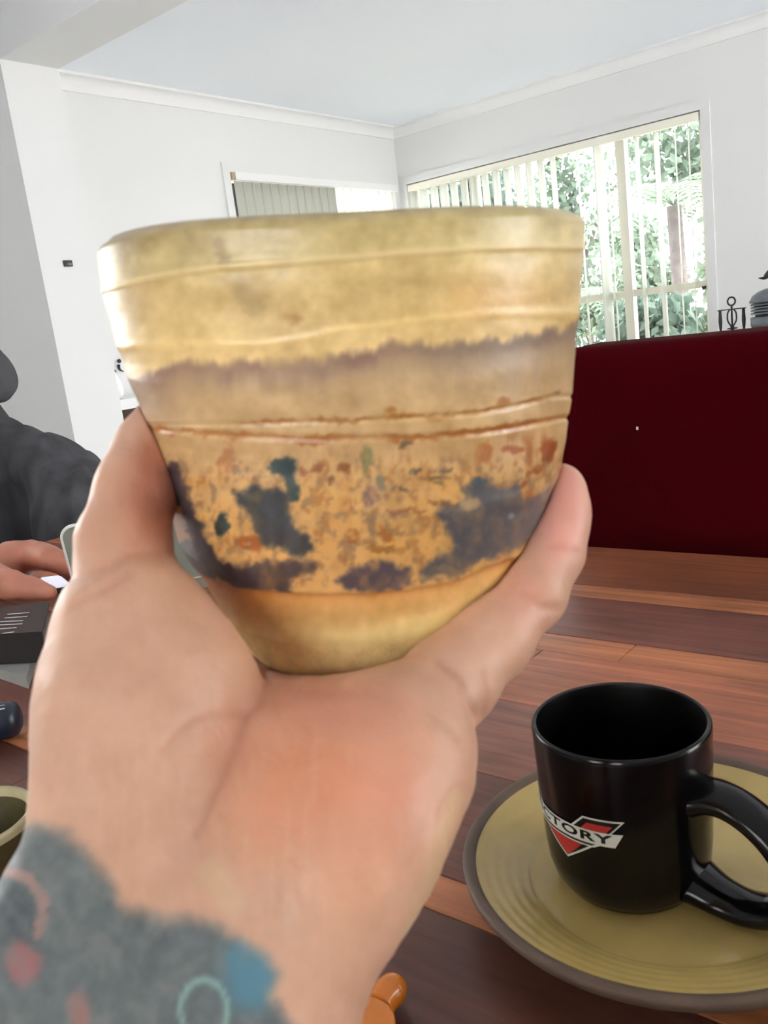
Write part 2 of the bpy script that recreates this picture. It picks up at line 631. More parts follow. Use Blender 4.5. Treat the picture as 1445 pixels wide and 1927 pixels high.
# glazed doors, and two unseen windows added to light the near room
for nm, ax, hole, pos in (('window_3', 'x', W3, XR), ('added_window_4', 'y', W4, YB), ('added_window_5', 'x', W5, XL)):
    w = empty_struct(nm)
    n_ = 4
    mb = MB()
    s = 1 if nm == 'window_3' else -1
    q0, q1 = sorted((pos + s * 0.03, pos + s * 0.08))
    for k in range(n_ + 1):
        u = hole[0] + (hole[1] - hole[0] - 0.05) * k / n_
        if ax == 'x': mb.box(q0, q1, u, u + 0.05, hole[2], hole[3])
        else: mb.box(u, u + 0.05, q0, q1, hole[2], hole[3])
    mb.build('frame', M_FRAME, w)
    g = (q0 + q1) / 2
    for k in range(n_):
        u0 = hole[0] + (hole[1] - hole[0] - 0.05) * k / n_ + 0.05
        u1 = hole[0] + (hole[1] - hole[0] - 0.05) * (k + 1) / n_
        if ax == 'x': MB().box(g, g + 0.005, u0, u1, hole[2], hole[3]).build('pane', M_GLASS, w)
        else: MB().box(u0, u1, g, g + 0.005, hole[2], hole[3]).build('pane', M_GLASS, w)


# ------------------------------------------------------------------ vertical blinds
def slat_mesh(length, width=0.089):
    """thin curved strip hanging from its top centre, flat side facing +Y"""
    mb = MB()
    n = 5
    vs = []
    for y_ in (0.0, 0.0012):
        for z in (0, -length):
            for i in range(n):
                u = i / (n - 1) - 0.5
                vs.append((u * width, y_ + 0.006 * (1 - 4 * u * u), z))
    fs = []
    for i in range(n - 1):
        fs.append((i, i + 1, n + i + 1, n + i)); fs.append((2 * n + i + 1, 2 * n + i, 3 * n + i, 3 * n + i + 1))
        fs.append((i + 1, i, 2 * n + i, 2 * n + i + 1)); fs.append((n + i, n + i + 1, 3 * n + i + 1, 3 * n + i))
    fs += [(0, n, 3 * n, 2 * n), (2 * n - 1, n - 1, 3 * n - 1, 4 * n - 1)]
    me = bpy.data.meshes.new('slat'); me.from_pydata(vs, [], fs); me.update()
    me.polygons.foreach_set('use_smooth', np.ones(len(fs), bool))
    return me


b2 = thing('vertical_blind', 'white vertical blind with narrow slats turned open across the wide garden window', 'blind', ((W2[0] + W2[1]) / 2, YF + 0.01, W2[3] - 0.06))
MB().box(W2[0] + 0.01, W2[1] - 0.01, YF - 0.012, YF + 0.03, W2[3] - 0.055, W2[3] - 0.008).build('headrail', M_FRAME, b2)
sm = slat_mesh(W2[3] - 0.06 - W2[2] - 0.02)
sm.materials.append(M_SLAT)
xs_ = list(np.arange(W2[0] + 0.05, -2.70, 0.088)) + [-2.60, -2.455, -2.395, -2.20, -2.075, -1.955, -1.875]
for i, x in enumerate(xs_):
    o = bpy.data.objects.new('slat', sm); col.objects.link(o); o.parent = b2
    o.location = np.array((x, YF + 0.009, W2[3] - 0.056)) - ORIGIN[b2]
    f = (x - W2[0]) / (W2[1] - W2[0])
    turn = 88 + random.uniform(-7, 7) - 14 * max(0, 0.25 - f) / 0.25
    if x > -2.0 or abs(x + 2.395) < 0.01 or abs(x + 2.60) < 0.01: turn = 108                 # nearly edge-on from the table
    if abs(x + 2.455) < 0.01: turn = 66
    o.rotation_euler[2] = math.radians(turn)

b1 = thing('vertical_blind', 'white vertical blind with closed slats on the left wall window above the pot rim', 'blind', (XL + 0.02, (W1[0] + W1[1]) / 2, W1[3] - 0.04))
MB().box(XL - 0.03, XL + 0.03, W1[0] + 0.03, W1[1] - 0.005, W1[3] - 0.045, W1[3]).build('headrail', M_TRIM, b1)
MB().box(XL - 0.02, XL + 0.028, W1[0] + 0.002, W1[0] + 0.029, W1[3] - 0.04, W1[3] - 0.002).build('end_bracket', mat('tan_plastic', (176, 160, 126), 0.5), b1)
sm1 = slat_mesh(1.3); sm1.materials.append(M_SLAT)
sm1_shade = slat_mesh(1.3); sm1_shade.materials.append(M_SLAT_SHADE)
y = W1[0] + 0.07
while y < W1[1] - 0.03:
    left = y < 4.80
    o = bpy.data.objects.new('slat', sm1_shade if left else sm1); col.objects.link(o); o.parent = b1
    o.location = np.array((XL + (0.004 if left else -0.004), y, W1[3] - 0.046)) - ORIGIN[b1]
    o.rotation_euler[2] = math.radians(90 + (6 if left else -38))
    y += 0.078 if left else 0.08

# small black wall hook on the end of the dividing wall
t_ = thing('wall_hook', 'tiny black rectangular fitting on the white end of the dividing wall', 'fitting', (NX, 2.135, 1.48))
e = (NX + 0.006, 2.135, 1.48)
MB().obox(e, (1, 0, 0), (0, 1, 0), (0, 0, 1), 0.006, 0.0185, 0.0125, 0.002).build('plate', M_IRON, t_)
MB().box(NX + 0.012, NX + 0.014, 2.128, 2.148, 1.472, 1.480).build('slot', M_GALV, t_)

# ------------------------------------------------------------------ garden seen through the blind
M_SOIL = mat('garden_gravel', (206, 198, 178), 0.95, 0.1, vary=0.3, vscale=2)
M_BARK = mat('bark', (92, 86, 86), 0.9, 0.2, bump=0.6, bscale=40, vary=0.3, vscale=12)
M_LEAF = mat('leaf_green', (94, 112, 98), 0.55, 0.4, vary=0.45, vscale=3.0, trans=0.4)
M_LEAF2 = mat('leaf_pale', (110, 128, 112), 0.55, 0.4, vary=0.4, vscale=3.0, trans=0.45)
M_LEAF3 = mat('leaf_deep', (72, 92, 82), 0.5, 0.4, vary=0.45, vscale=3.0, trans=0.35)
M_FENCE = mat('grey_paling', (150, 148, 142), 0.9, 0.1, vary=0.2, vscale=6)
struct('ground', MB().box(-16, 6, YF + T, 20, -0.35, -0.15), M_SOIL)


def leaves(centers, n, size, spread, seed):
    """many small folded leaves round cluster centres, as one array mesh"""
    r = np.random.default_rng(seed)
    C_ = np.asarray(centers, float)
    idx = r.integers(0, len(C_), n)
    d = r.normal(size=(n, 3)); d /= np.linalg.norm(d, axis=1)[:, None]
    pos = C_[idx] + d * (spread * r.random((n, 1)) ** 0.45)
    ax = r.normal(size=(n, 3)); ax[:, 2] -= 0.4; ax /= np.linalg.norm(ax, axis=1)[:, None]
    sd = np.cross(ax, r.normal(size=(n, 3))); sd /= np.linalg.norm(sd, axis=1)[:, None]
    nn = np.cross(ax, sd)
    L_ = size * (0.6 + 0.8 * r.random((n, 1))); w = L_ * 0.3
    v = np.stack([pos, pos + ax * L_ * 0.5 + sd * w - nn * w * 0.3, pos + ax * L_, pos + ax * L_ * 0.5 - sd * w - nn * w * 0.3], 1).reshape(-1, 3)
    b = np.arange(n)[:, None] * 4
    f = np.concatenate([b + np.array([[0, 1, 2]]), b + np.array([[0, 2, 3]])], 0)
    return v, f


def tree(name, label, base, height, crown, n, size, leafmat, seed, cat='tree', trunk_r=0.05, lean=0.0):
    r = np.random.default_rng(seed)
    base = np.array(base, float)
    t = thing(name, label, cat, base)
    top = base + np.array((lean, 0, height))
    mb = MB()
    mb.tube(smooth_path([base, base * 0.6 + top * 0.4 + (0.05, 0.03, 0), top]), list(np.linspace(trunk_r, trunk_r * 0.5, 17)), 8)
    mb.build('trunk', M_BARK, t, True)
    cs = []
    for k in range(9):
        c = top + r.normal(size=3) * np.array(crown) * 0.42
        cs.append(c)
        if k < 6:
            MB().tube(smooth_path([base * 0.35 + top * 0.65, (base * 0.3 + top * 0.7 + c) / 2 + (0, 0, 0.1), c], 4), list(np.linspace(trunk_r * 0.4, 0.006, 9)), 6).build('branch', M_BARK, t, True)
    v, f = leaves(cs, n, size, crown[0] * 0.62, seed)
    tag(mesh_obj('foliage', v, f, leafmat, t), kind='stuff')
    return t


def shrub(name, label, base, rad, h, n, size, leafmat, seed):
    r = np.random.default_rng(seed)
    base = np.array(base, float)
    t = thing(name, label, 'shrub', base)
    cs = [base + np.array((r.normal() * rad * 0.5, r.normal() * rad * 0.35, h * (0.25 + 0.7 * r.random()))) for _ in range(10)]
    mb = MB()
    for c in cs[:5]: mb.tube([base, (base + c) / 2 + (0.03, 0, 0.05), c], [0.02, 0.014, 0.005], 6)
    mb.build('stem', M_BARK, t, True)
    v, f = leaves(cs, n, size, rad * 0.5, seed)
    tag(mesh_obj('foliage', v, f, leafmat, t), kind='stuff')
    return t


def fern(name, label, base, trunk_h, nf, length, seed):
    r = np.random.default_rng(seed)
    base = np.array(base, float)
    t = thing(name, label, 'fern', base)
    MB().tube([base, base + (0.03, 0, trunk_h * 0.5), base + (0, 0, trunk_h)], [0.09, 0.08, 0.07], 10).build('trunk', M_BARK, t, True)
    crown = base + (0, 0, trunk_h)
    for k in range(nf):
        a = 2 * math.pi * (k + 0.3 * r.random()) / nf
        d = np.array((math.cos(a), math.sin(a), 0))
        s = np.cross((0, 0, 1), d)
        lift = 0.35 + 0.3 * r.random()
        P = [crown + d * length * u + np.array((0, 0, lift * length * (1.5 * u - 1.9 * u * u))) for u in np.linspace(0.02, 1, 22)]
        mb = MB()
        mb.tube(P, list(np.linspace(0.008, 0.002, len(P))), 5)
        for i in range(2, len(P)):
            u = i / (len(P) - 1)
            w = length * 0.22 * math.sin(math.pi * (0.12 + 0.86 * u)) + 0.01
            tdir = P[i] - P[i - 1]; tdir /= np.linalg.norm(tdir)
            for sg in (-1, 1):
                tip = P[i] + s * sg * w + tdir * w * 0.35 + np.array((0, 0, -0.28 * w))
                mid = (P[i] + tip) / 2 + np.array((0, 0, 0.05 * w))
                q = tdir * length * 0.016
                mb.add([P[i] - q, P[i] + q, mid + q, mid - q, tip], [(0, 1, 2, 3), (3, 2, 4)])
        mb.build('frond', M_LEAF2, t)
    return t


fern('tree_fern', 'tree fern with arching fronds outside the right pane of the garden window', (-3.0, 8.4, -0.15), 2.0, 11, 1.15, 3)
fern('tree_fern', 'lower tree fern behind the central mullion of the garden window', (-4.55, 9.0, -0.15), 1.25, 10, 0.9, 4)
shrub('garden_shrub', 'deep green shrub low outside the right end of the garden window', (-2.75, 7.0, -0.15), 0.55, 1.05, 2600, 0.11, M_LEAF3, 11)
shrub('garden_shrub', 'green shrub low beside the central mullion of the garden window', (-4.25, 7.3, -0.15), 0.5, 1.15, 2400, 0.10, M_LEAF, 12)
shrub('garden_shrub', 'pale shrub outside the window just right of the pot', (-5.9, 8.1, -0.15), 0.6, 1.2, 2200, 0.11, M_LEAF2, 13)
shrub('garden_shrub', 'tall bushy shrub behind the fern in the right pane of the garden window', (-3.3, 11.0, -0.15), 0.75, 2.3, 3600, 0.13, M_LEAF2, 14)
shrub('garden_shrub', 'tall green shrub farther back beside the central mullion of the garden window', (-5.6, 12.0, -0.15), 0.75, 2.2, 3000, 0.13, M_LEAF2, 15)
tree('garden_tree', 'leafy tree behind the fern at the right end of the garden window', (-4.0, 13.4, -0.15), 2.9, (1.0, 0.9, 0.9), 3800, 0.15, M_LEAF, 21, trunk_r=0.09)
tree('garden_tree', 'loose leafy tree behind the middle of the garden window', (-6.4, 13.6, -0.15), 2.8, (0.9, 0.8, 0.8), 1500, 0.15, M_LEAF, 22, trunk_r=0.07)
tree('garden_tree', 'sparse tree seen above the pot rim through the open slats', (-6.9, 10.3, -0.15), 2.7, (0.9, 0.7, 0.6), 1700, 0.16, M_LEAF3, 23, trunk_r=0.08, lean=0.3)
tree('garden_tree', 'dark leaved tree at the corner end of the garden window', (-9.8, 12.4, -0.15), 2.9, (1.0, 0.8, 0.7), 2200, 0.16, M_LEAF3, 24, trunk_r=0.08)

# ------------------------------------------------------------------ dining table (far edge along the room)
TZ = 0.75
TX0, TX1, TY0, TY1 = -1.47, 0.62, -0.02, 0.98
tab = thing('dining_table', 'red-brown jarrah dining table of joined planks', 'table', ((TX0 + TX1) / 2, (TY0 + TY1) / 2, 0))
strips = [(0.98, 0.835, 'a'), (0.835, 0.798, 'o'), (0.798, 0.690, 'd'), (0.690, 0.650, 'o'), (0.650, 0.545, 'r'), (0.545, 0.440, 'm'),
          (0.440, 0.3355, 'd'), (0.3355, 0.309, 'o'), (0.309, 0.19, 'e'), (0.19, 0.09, 'm'), (0.09, -0.02, 'd')]
tones = {'a': (148, 84, 56), 'o': (190, 118, 78), 'd': (128, 75, 60), 'r': (178, 106, 74), 'm': (146, 90, 72), 'e': (100, 60, 48)}
ends = {0: [-0.55], 1: [0.1], 2: [-0.9, -0.1], 3: [-0.30], 4: [-0.372, 0.33], 5: [-0.8, 0.02], 6: [-0.5], 7: [-0.7, 0.2], 8: [-0.62, 0.3], 9: [-0.2], 10: [-0.9]}
for i, (y1, y0, tn) in enumerate(strips):
    xs = [TX0] + ends[i] + [TX1]
    for j in range(len(xs) - 1):
        g = 0.00035
        x0, x1 = xs[j] + g, xs[j + 1] - g
        mb = MB().obox(((x0 + x1) / 2, (y0 + y1) / 2, TZ - 0.014 + random.uniform(-0.0002, 0.0001)), (1, 0, 0), (0, 1, 0), (0, 0, 1),
                       (x1 - x0) / 2, (y1 - y0) / 2 - g, 0.014, 0.0008)
        o = mb.build('plank', M_WOOD, tab)
        k = 1 + random.uniform(-0.14, 0.10)
        set_col(o, lin(tones[tn]) * k)
fr = MB()
fr.box(TX0 + 0.08, TX1 - 0.08, TY1 - 0.10, TY1 - 0.075, TZ - 0.11, TZ - 0.0285); fr.box(TX0 + 0.08, TX1 - 0.08, TY0 + 0.075, TY0 + 0.10, TZ - 0.11, TZ - 0.0285)
fr.box(TX0 + 0.08, TX0 + 0.105, TY0 + 0.10, TY1 - 0.10, TZ - 0.11, TZ - 0.0285); fr.box(TX1 - 0.105, TX1 - 0.08, TY0 + 0.10, TY1 - 0.10, TZ - 0.11, TZ - 0.0285)
fr.build('apron', M_DARKWOOD, tab)
for sx in (TX0 + 0.10, TX1 - 0.17):
    for sy in (TY0 + 0.09, TY1 - 0.16):
        MB().box(sx, sx + 0.07, sy, sy + 0.07, 0, TZ - 0.029).build('leg', M_DARKWOOD, tab)

# ------------------------------------------------------------------ red high-backed bench beyond the table
SX0, SX1 = -0.62, 1.05
sofa = thing('dining_bench', 'dark red upholstered high-backed bench along the far side of the table', 'bench', ((SX0 + SX1) / 2, 1.1, 0))


def soft_box(x0, x1, y0, y1, z0, z1, r, sub=3):
    bm = bmesh.new()
    bmesh.ops.create_cube(bm, size=1.0)
    for p in bm.verts:
        p.co = Vector(((x0 + x1) / 2 + p.co.x * (x1 - x0), (y0 + y1) / 2 + p.co.y * (y1 - y0), (z0 + z1) / 2 + p.co.z * (z1 - z0)))
    bmesh.ops.bevel(bm, geom=bm.edges[:], offset=r, segments=sub, affect='EDGES', profile=0.5)
    bm.verts.index_update()
    v = [tuple(p.co) for p in bm.verts]; f = [tuple(q.index for q in a.verts) for a in bm.faces]
    bm.free()
    return v, f


v, f = soft_box(SX0, SX1, 1.165, 1.325, 0.06, 0.990, 0.03, 5)
back = mesh_obj('backrest', v, f, M_RED, sofa, True)
v, f = soft_box(SX0, SX1, 0.80, 1.165, 0.30, 0.47, 0.035, 4)
mesh_obj('seat', v, f, M_RED, sofa, True)
MB().box(SX0 + 0.02, SX1 - 0.02, 0.84, 1.16, 0.06, 0.30).build('base', M_RED, sofa)
for sx in (SX0 + 0.04, SX1 - 0.09):
    for sy in (0.85, 1.24):
        MB().box(sx, sx + 0.05, sy, sy + 0.05, 0, 0.06).build('foot', M_DARKWOOD, sofa)
p = at(1199, 806, 1.0)
dd = p - EYE; q = EYE + dd * ((1.1645 - EYE[1]) / dd[1])
MB().obox(q, (1, 0, 0), (0, 1, 0), (0, 0, 1), 0.0014, 0.0006, 0.0022).build('lint', M_TRIM, sofa)

# ------------------------------------------------------------------ hearth with stove tools and lantern by the far wall
M_STONE = mat('hearth_stone', (120, 112, 104), 0.9, 0.2, bump=0.5, bscale=30, vary=0.25, vscale=5)
he = MB().box(-2.0, 0.4, 4.75, YF - 0.016, 0, 0.42)
hearth = he.build('raised_hearth', M_STONE, None, loc=(-0.8, 5.1, 0))
tag(hearth, 'raised stone hearth against the far wall behind the red bench', 'hearth')


def far_pt(px, py, y=5.2):
    d = at(px, py, 1.0) - EYE
    return EYE + d * ((y - EYE[1]) / d[1])


ft = thing('fire_tool_stand', 'black iron fireplace tool stand with a ring handle, right of the garden window', 'fire tools', (*far_pt(1377, 610)[:2], 0.42))
c = far_pt(1376, 567); hz = lambda py: far_pt(1376, py)[2]
cx, cy = c[0], c[1]
th = np.linspace(0, 2 * math.pi, 25)[:-1]
MB().tube([c + np.array((0.021 * math.cos(a), 0, 0.023 * math.sin(a))) for a in th], 0.005, 8, closed=True).build('ring_handle', M_IRON, ft, True)
MB().lathe([(0.004, c[2] - 0.023), (0.006, c[2] - 0.03), (0.005, c[2] - 0.045), (0.014, hz(581)), (0.014, hz(582.5)), (0.004, hz(584))], (cx, cy, 0), 16).build('neck', M_IRON, ft, True)
for a in (0, 90, 180, 270):
    ca, sa = math.cos(math.radians(a + 20)), math.sin(math.radians(a + 20))
    prof = [(0.012, hz(583)), (0.022, hz(589)), (0.024, hz(600)), (0.018, hz(607)), (0.007, hz(613)), (0.006, hz(617))]
    MB().tube(smooth_path([(cx + r_ * ca, cy + r_ * sa, z_) for r_, z_ in prof], 5), 0.0045, 6).build('cage_bar', M_IRON, ft, True)
MB().lathe([(0.0, hz(616)), (0.028, hz(617)), (0.028, hz(619)), (0.008, hz(620)), (0.008, 0.45), (0.09, 0.44), (0.10, 0.42), (0.0, 0.42)], (cx, cy, 0), 24).build('post', M_IRON, ft, True)
pl, pr_ = far_pt(1350, 585), far_pt(1404, 579)
MB().tube(smooth_path([pl, (cx, cy, hz(582)), pr_], 6), 0.003, 6).build('cross_bar', M_IRON, ft, True)
for nm, px, py, lab in (('poker', 1355, 585, 'left iron fire tool hanging from the cross bar of the stand'), ('shovel', 1399, 580, 'right iron fire tool hanging from the cross bar of the stand')):
    a = far_pt(px, py)
    b = far_pt(px + 3, py + 38)
    z = lambda t: a[2] - t
    tt = MB().lathe([(0.002, z(-0.004)), (0.0085, z(0.0)), (0.0085, z(0.02)), (0.011, z(0.06)), (0.009, z(0.09)), (0.004, z(0.125)), (0.004, z(0.36)), (0.02, z(0.37)), (0.024, z(0.42)), (0.0, z(0.425))],
                    (a[0], a[1] - 0.004, 0), 14)
    o = tt.build('fire_' + nm, M_IRON, None, True, loc=(a[0], a[1], a[2]))
    tag(o, lab, 'fire tool', 'fire tools on the stand')

# lantern: domed cap over louvre rings, with a spiked iron finial
lc = far_pt(1452, 600, 5.15)
ln = thing('lantern', 'grey metal lantern with domed louvred cap beside the fire tools, right edge', 'lantern', (lc[0], lc[1], 0.42))
hz = lambda py: far_pt(1452, py, 5.15)[2]
R_ = 0.108
MB().lathe([(0.0, hz(541)), (0.03, hz(542)), (0.07, hz(547)), (0.095, hz(553)), (0.108, hz(561)), (0.112, hz(563)), (0.112, hz(566)), (0.09, hz(567))], (lc[0], lc[1], 0), 40).build('cap', M_GALV, ln, True)
for k in range(4):
    z_ = hz(568.5 + 5.6 * k)
    MB().lathe([(0.085, z_ + 0.004), (0.104, z_ - 0.001), (0.107, z_ - 0.006), (0.104, z_ - 0.009), (0.085, z_ - 0.007)], (lc[0], lc[1], 0), 40).build('louvre_ring', M_GALV, ln, True)
MB().lathe([(0.085, hz(566)), (0.083, hz(594))], (lc[0], lc[1], 0), 40).build('inner_drum', M_IRON, ln, True)
MB().lathe([(0.09, hz(593)), (0.108, hz(594)), (0.108, hz(610)), (0.104, hz(611))], (lc[0], lc[1], 0), 40).build('collar', M_GALV, ln, True)
MB().lathe([(0.104, hz(610.5)), (0.104, 0.47), (0.12, 0.45), (0.12, 0.42), (0.0, 0.42)], (lc[0], lc[1], 0), 40).build('body', mat('dull_metal', (92, 88, 86), 0.6, 0.4, metal=0.3), ln, True)
MB().tube([(lc[0], lc[1], hz(545)), (lc[0], lc[1], hz(520))], [0.012, 0.010], 8).build('stem', M_IRON, ln, True)
for sg in (-1, 1):
    MB().tube(smooth_path([(lc[0], lc[1], hz(513)), (lc[0] + sg * 0.02, lc[1], hz(518)), (lc[0] + sg * 0.035, lc[1], hz(521.5)), (lc[0] + sg * 0.062, lc[1], hz(520))], 4), list(np.linspace(0.022, 0.002, 13)), 8).build('spike', M_IRON, ln, True)

# ------------------------------------------------------------------ cabinet, vase and ornament behind the dividing wall
sh = lambda px, py, x=-3.80: (lambda d: EYE + d * ((x - EYE[0]) / d[0]))(at(px, py, 1.0) - EYE)
zt = sh(240, 748)[2]
cab = thing('cabinet', 'dark wood cabinet with a white top behind the dividing wall', 'cabinet', (-3.83, 2.85, 0))
MB().box(XL + 0.016, -3.66, 2.40, 3.35, zt - 0.05, zt).build('top', M_TRIM, cab)
MB().box(XL + 0.016, -3.69, 2.43, 3.32, 0, zt - 0.0505).build('body', M_DARKWOOD, cab)
for y0 in (2.45, 2.88):
    d_ = MB().box(-3.689, -3.675, y0, y0 + 0.42, 0.06, zt - 0.08).build('door', M_DARKWOOD, cab)
    MB().lathe([(0.006, 0), (0.006, 0.012), (0.014, 0.016), (0.014, 0.026), (0.0, 0.03)], (-3.675, y0 + (0.38 if y0 < 2.6 else 0.04), 0.5), 12, (1, 0, 0)).build('knob', M_IRON, d_)
M_CERW = mat('white_glaze', (244, 244, 242), 0.2, 0.5)
vp_ = sh(222, 745)
vase = MB().lathe([(0.0, zt), (0.045, zt), (0.06, zt + 0.03), (0.055, zt + 0.08), (0.03, zt + 0.14), (0.016, zt + 0.19), (0.018, zt + 0.205), (0.013, zt + 0.20), (0.0, zt + 0.1)], (-3.80, vp_[1] - 0.03, 0), 28)
tag(vase.build('vase', M_CERW, None, True, loc=(-3.80, vp_[1] - 0.03, zt)), 'slim white glazed vase on the white cabinet top by the dividing wall', 'vase')
op = sh(234, 690, -3.9)
orn = thing('wall_ornament', 'small dark curved ornament with a round dot on the wall above the white cabinet top', 'ornament', op)
xw_ = XL + 0.012
d1 = lambda px, py: sh(px, py, xw_)
a_, b_, c_, d__ = d1(223, 686), d1(221, 691), d1(228, 697), d1(233, 699)
MB().tube(smooth_path([a_, (a_ + c_) / 2 + (b_ - a_) * 0.4, c_, d__], 5), list(np.linspace(0.009, 0.002, 16)), 8).build('crescent', M_IRON, orn, True)
q = d1(224.5, 679.5)
MB().lathe([(0.0, -0.004), (0.0105, -0.003), (0.0105, 0.003), (0.0, 0.004)], q, 16, (1, 0, 0)).build('dot', M_IRON, orn, True)
q = d1(216, 699)
MB().lathe([(0.0, -0.004), (0.009, -0.003), (0.009, 0.003), (0.0, 0.004)], q, 12, (1, 0, 0)).build('small_dot', M_GALV, orn, True)

# ------------------------------------------------------------------ saucer
SC = np.array((-0.156, 0.3765)); SR = 0.1022
M_OLIVE = mat('olive_glaze', (190, 164, 100), 0.11, 0.5, bump=0.05, bscale=500, vary=0.10, vscale=25)
M_RIM = mat('brown_stoneware', (100, 82, 68), 0.55, 0.4, bump=0.1, bscale=700, vary=0.12, vscale=40)
sau = thing('saucer', 'olive glazed stoneware saucer with a brown rim under the black mug', 'saucer', (SC[0], SC[1], TZ))
MB().lathe([(0.0, 0.7535), (0.055, 0.7535), (0.055, 0.7502), (0.062, 0.7502), (0.064, 0.756), (0.088, 0.763), (0.098, 0.769), (0.1020, 0.774), (0.1024, 0.7765), (0.1014, 0.7780), (0.0990, 0.7779), (0.0964, 0.7768), (0.095, 0.775)],
           (SC[0], SC[1], 0), 128).build('rim', M_RIM, sau, True)
pr = [(0.0, 0.7640), (0.04, 0.7640), (0.060, 0.7642), (0.066, 0.7648)]
for k in range(41):
    u = k / 40
    r_ = 0.068 + u * 0.0286
    pr.append((r_, 0.7650 + 0.0112 * u ** 0.85 + 0.00009 * math.sin(u * 2 * math.pi * 5)))
pr += [(0.0969, 0.7766), (0.0963, 0.7750)]
MB().lathe(pr, (SC[0], SC[1], 0), 128).build('glazed_well', M_OLIVE, sau, True)

# ------------------------------------------------------------------ black mug with badge
MC = np.array((-0.1705, 0.3665)); MZ = 0.7642; MH = 0.0868; MR = 0.0432
mug = thing('mug', 'black glazed mug with a red and white winged badge standing on the saucer', 'mug', (MC[0], MC[1], MZ))
po = [(0.0, 0.003), (0.026, 0.003), (0.027, 0.0), (0.030, 0.0), (0.0335, 0.002), (0.0375, 0.008), (0.0398, 0.016), (0.0408, 0.026), (0.0415, 0.045), (0.0424, 0.065), (0.0430, 0.0835), (0.0428, 0.0857), (0.0418, 0.0868), (0.0406, 0.0860)]
pin = [(0.0401, 0.0835), (0.0396, 0.065), (0.0386, 0.04), (0.0372, 0.018), (0.033, 0.009), (0.026, 0.006), (0.0, 0.0055)]
po = [(r_, z_ + MZ) for r_, z_ in po]; pin = [(0.0406, 0.0860 + MZ)] + [(r_, z_ + MZ) for r_, z_ in pin]
MB().lathe(po, (*MC, 0), 128).build('body', M_BLACK, mug, True)
MB().lathe(pin, (*MC, 0), 128).build('interior', M_BLACKIN, mug, True)


def mug_r(z): return float(np.interp(z, [0.016, 0.026, 0.045, 0.065, 0.0835], [0.0398, 0.0408, 0.0415, 0.0424, 0.0430]))


toc = (EYE[:2] - MC); toc /= np.linalg.norm(toc)                   # towards the viewer
AX0 = math.atan2(toc[1], toc[0])                                   # azimuth facing the viewer
HA = AX0 + math.radians(58)                                        # handle azimuth
hd = np.array((math.cos(HA), math.sin(HA), 0.0))
hp = smooth_path([(0.036, 0.0560), (0.047, 0.0590), (0.059, 0.0570), (0.0715, 0.0490), (0.0805, 0.0365), (0.0820, 0.0240), (0.0750, 0.0120), (0.062, 0.0070), (0.049, 0.0074), (0.036, 0.0110)], 9)
pts = [np.array((MC[0], MC[1], MZ + z_)) + hd * r_ for r_, z_ in hp]
n_ = len(pts)
rad = [0.0064 + 0.0024 * (abs(2 * i / (n_ - 1) - 1) ** 6) for i in range(n_)]
side = np.cross((0, 0, 1), hd)
MB().tube(pts, rad, 24, flat=1.75, up=side).build('handle', M_BLACK, mug, True)

M_BADGEW = mat('badge_white', (205, 205, 190), 0.4, 0.4)
M_BADGER = mat('badge_red', (170, 48, 42), 0.4, 0.4)
M_BADGEK = mat('badge_black', (12, 11, 11), 0.4, 0.4)
BZ = 0.0455                                                       # badge centre height on the mug
BA = AX0 - math.radians(52)                                       # its azimuth (wraps away to the left)


def on_mug(s, z, off):
    r = mug_r(BZ + z) + off
    a = BA + s / 0.0418
    return (MC[0] + r * math.cos(a), MC[1] + r * math.sin(a), MZ + BZ + z)


def badge(name, polys, m_, off, label=None):
    """flat print: outlines in millimetres, cut into strips and laid on the curved wall"""
    bm = bmesh.new()
    for P in polys:
        bm.faces.new([bm.verts.new((x_ / 1000, y_ / 1000, 0)) for x_, y_ in P])
    _lay(bm, name, m_, off, label)


def _lay(bm, name, m_, off, label=None):
    bmesh.ops.triangulate(bm, faces=bm.faces[:])
    xs = [p.co.x for p in bm.verts]
    s = math.floor(min(xs) / 0.002) * 0.002
    while s < max(xs):
        s += 0.002
        bmesh.ops.bisect_plane(bm, geom=bm.verts[:] + bm.edges[:] + bm.faces[:], plane_co=(s, 0, 0), plane_no=(1, 0, 0))
    bm.verts.index_update()
    v_ = [on_mug(p.co.x, p.co.y, off) for p in bm.verts]
    f_ = [tuple(q.index for q in a.verts) for a in bm.faces]
    bm.free()
    o = mesh_obj(name, v_, f_, m_, mug)
    if label: o['label'] = label


badge('badge_outline', [[(-38, 10.4), (-19, 10.4), (-13, 3.0), (-33, 3.0)], [(10, 3.0), (17.5, 10.4), (37, 10.4), (30, 3.0)], [(-14, -3.0), (6.0, -16.2), (24, -3.0)]], M_BADGEW, 0.00020, 'white outlined letter V behind the banner')
badge('badge_shadow', [[(-36.5, 9.6), (-19.4, 9.6), (-14.5, 3.0), (-32.5, 3.0)], [(11.4, 3.0), (17.9, 9.6), (35.2, 9.6), (29.0, 3.0)], [(-12.1, -3.0), (6.0, -15.0), (22.2, -3.0)]], M_BADGEK, 0.00032)
badge('badge_red_fill', [[(-35, 8.2), (-22, 8.2), (-17, 3.0), (-31.5, 3.0)], [(15.2, 3.0), (19.4, 7.6), (31.5, 7.6), (27.4, 3.0)], [(-11.2, -3.4), (6.0, -14.4), (8.4, -12.9), (17.6, -3.4)]], M_BADGER, 0.00044, 'red letter V of the badge')
badge('badge_banner', [[(-30, 3.9), (36, 3.9), (32, -3.3), (25, -3.3), (22, -4.9), (-15, -4.9), (-18, -3.3), (-26, -3.3)]], M_BADGEW, 0.00056, 'white winged banner of the badge')
badge('badge_stripe', [[(-15, -3.0), (23, -3.0), (21, -4.1), (-13, -4.1)]], M_BADGEK, 0.00068)
cu = bpy.data.curves.new('lettering', 'FONT')
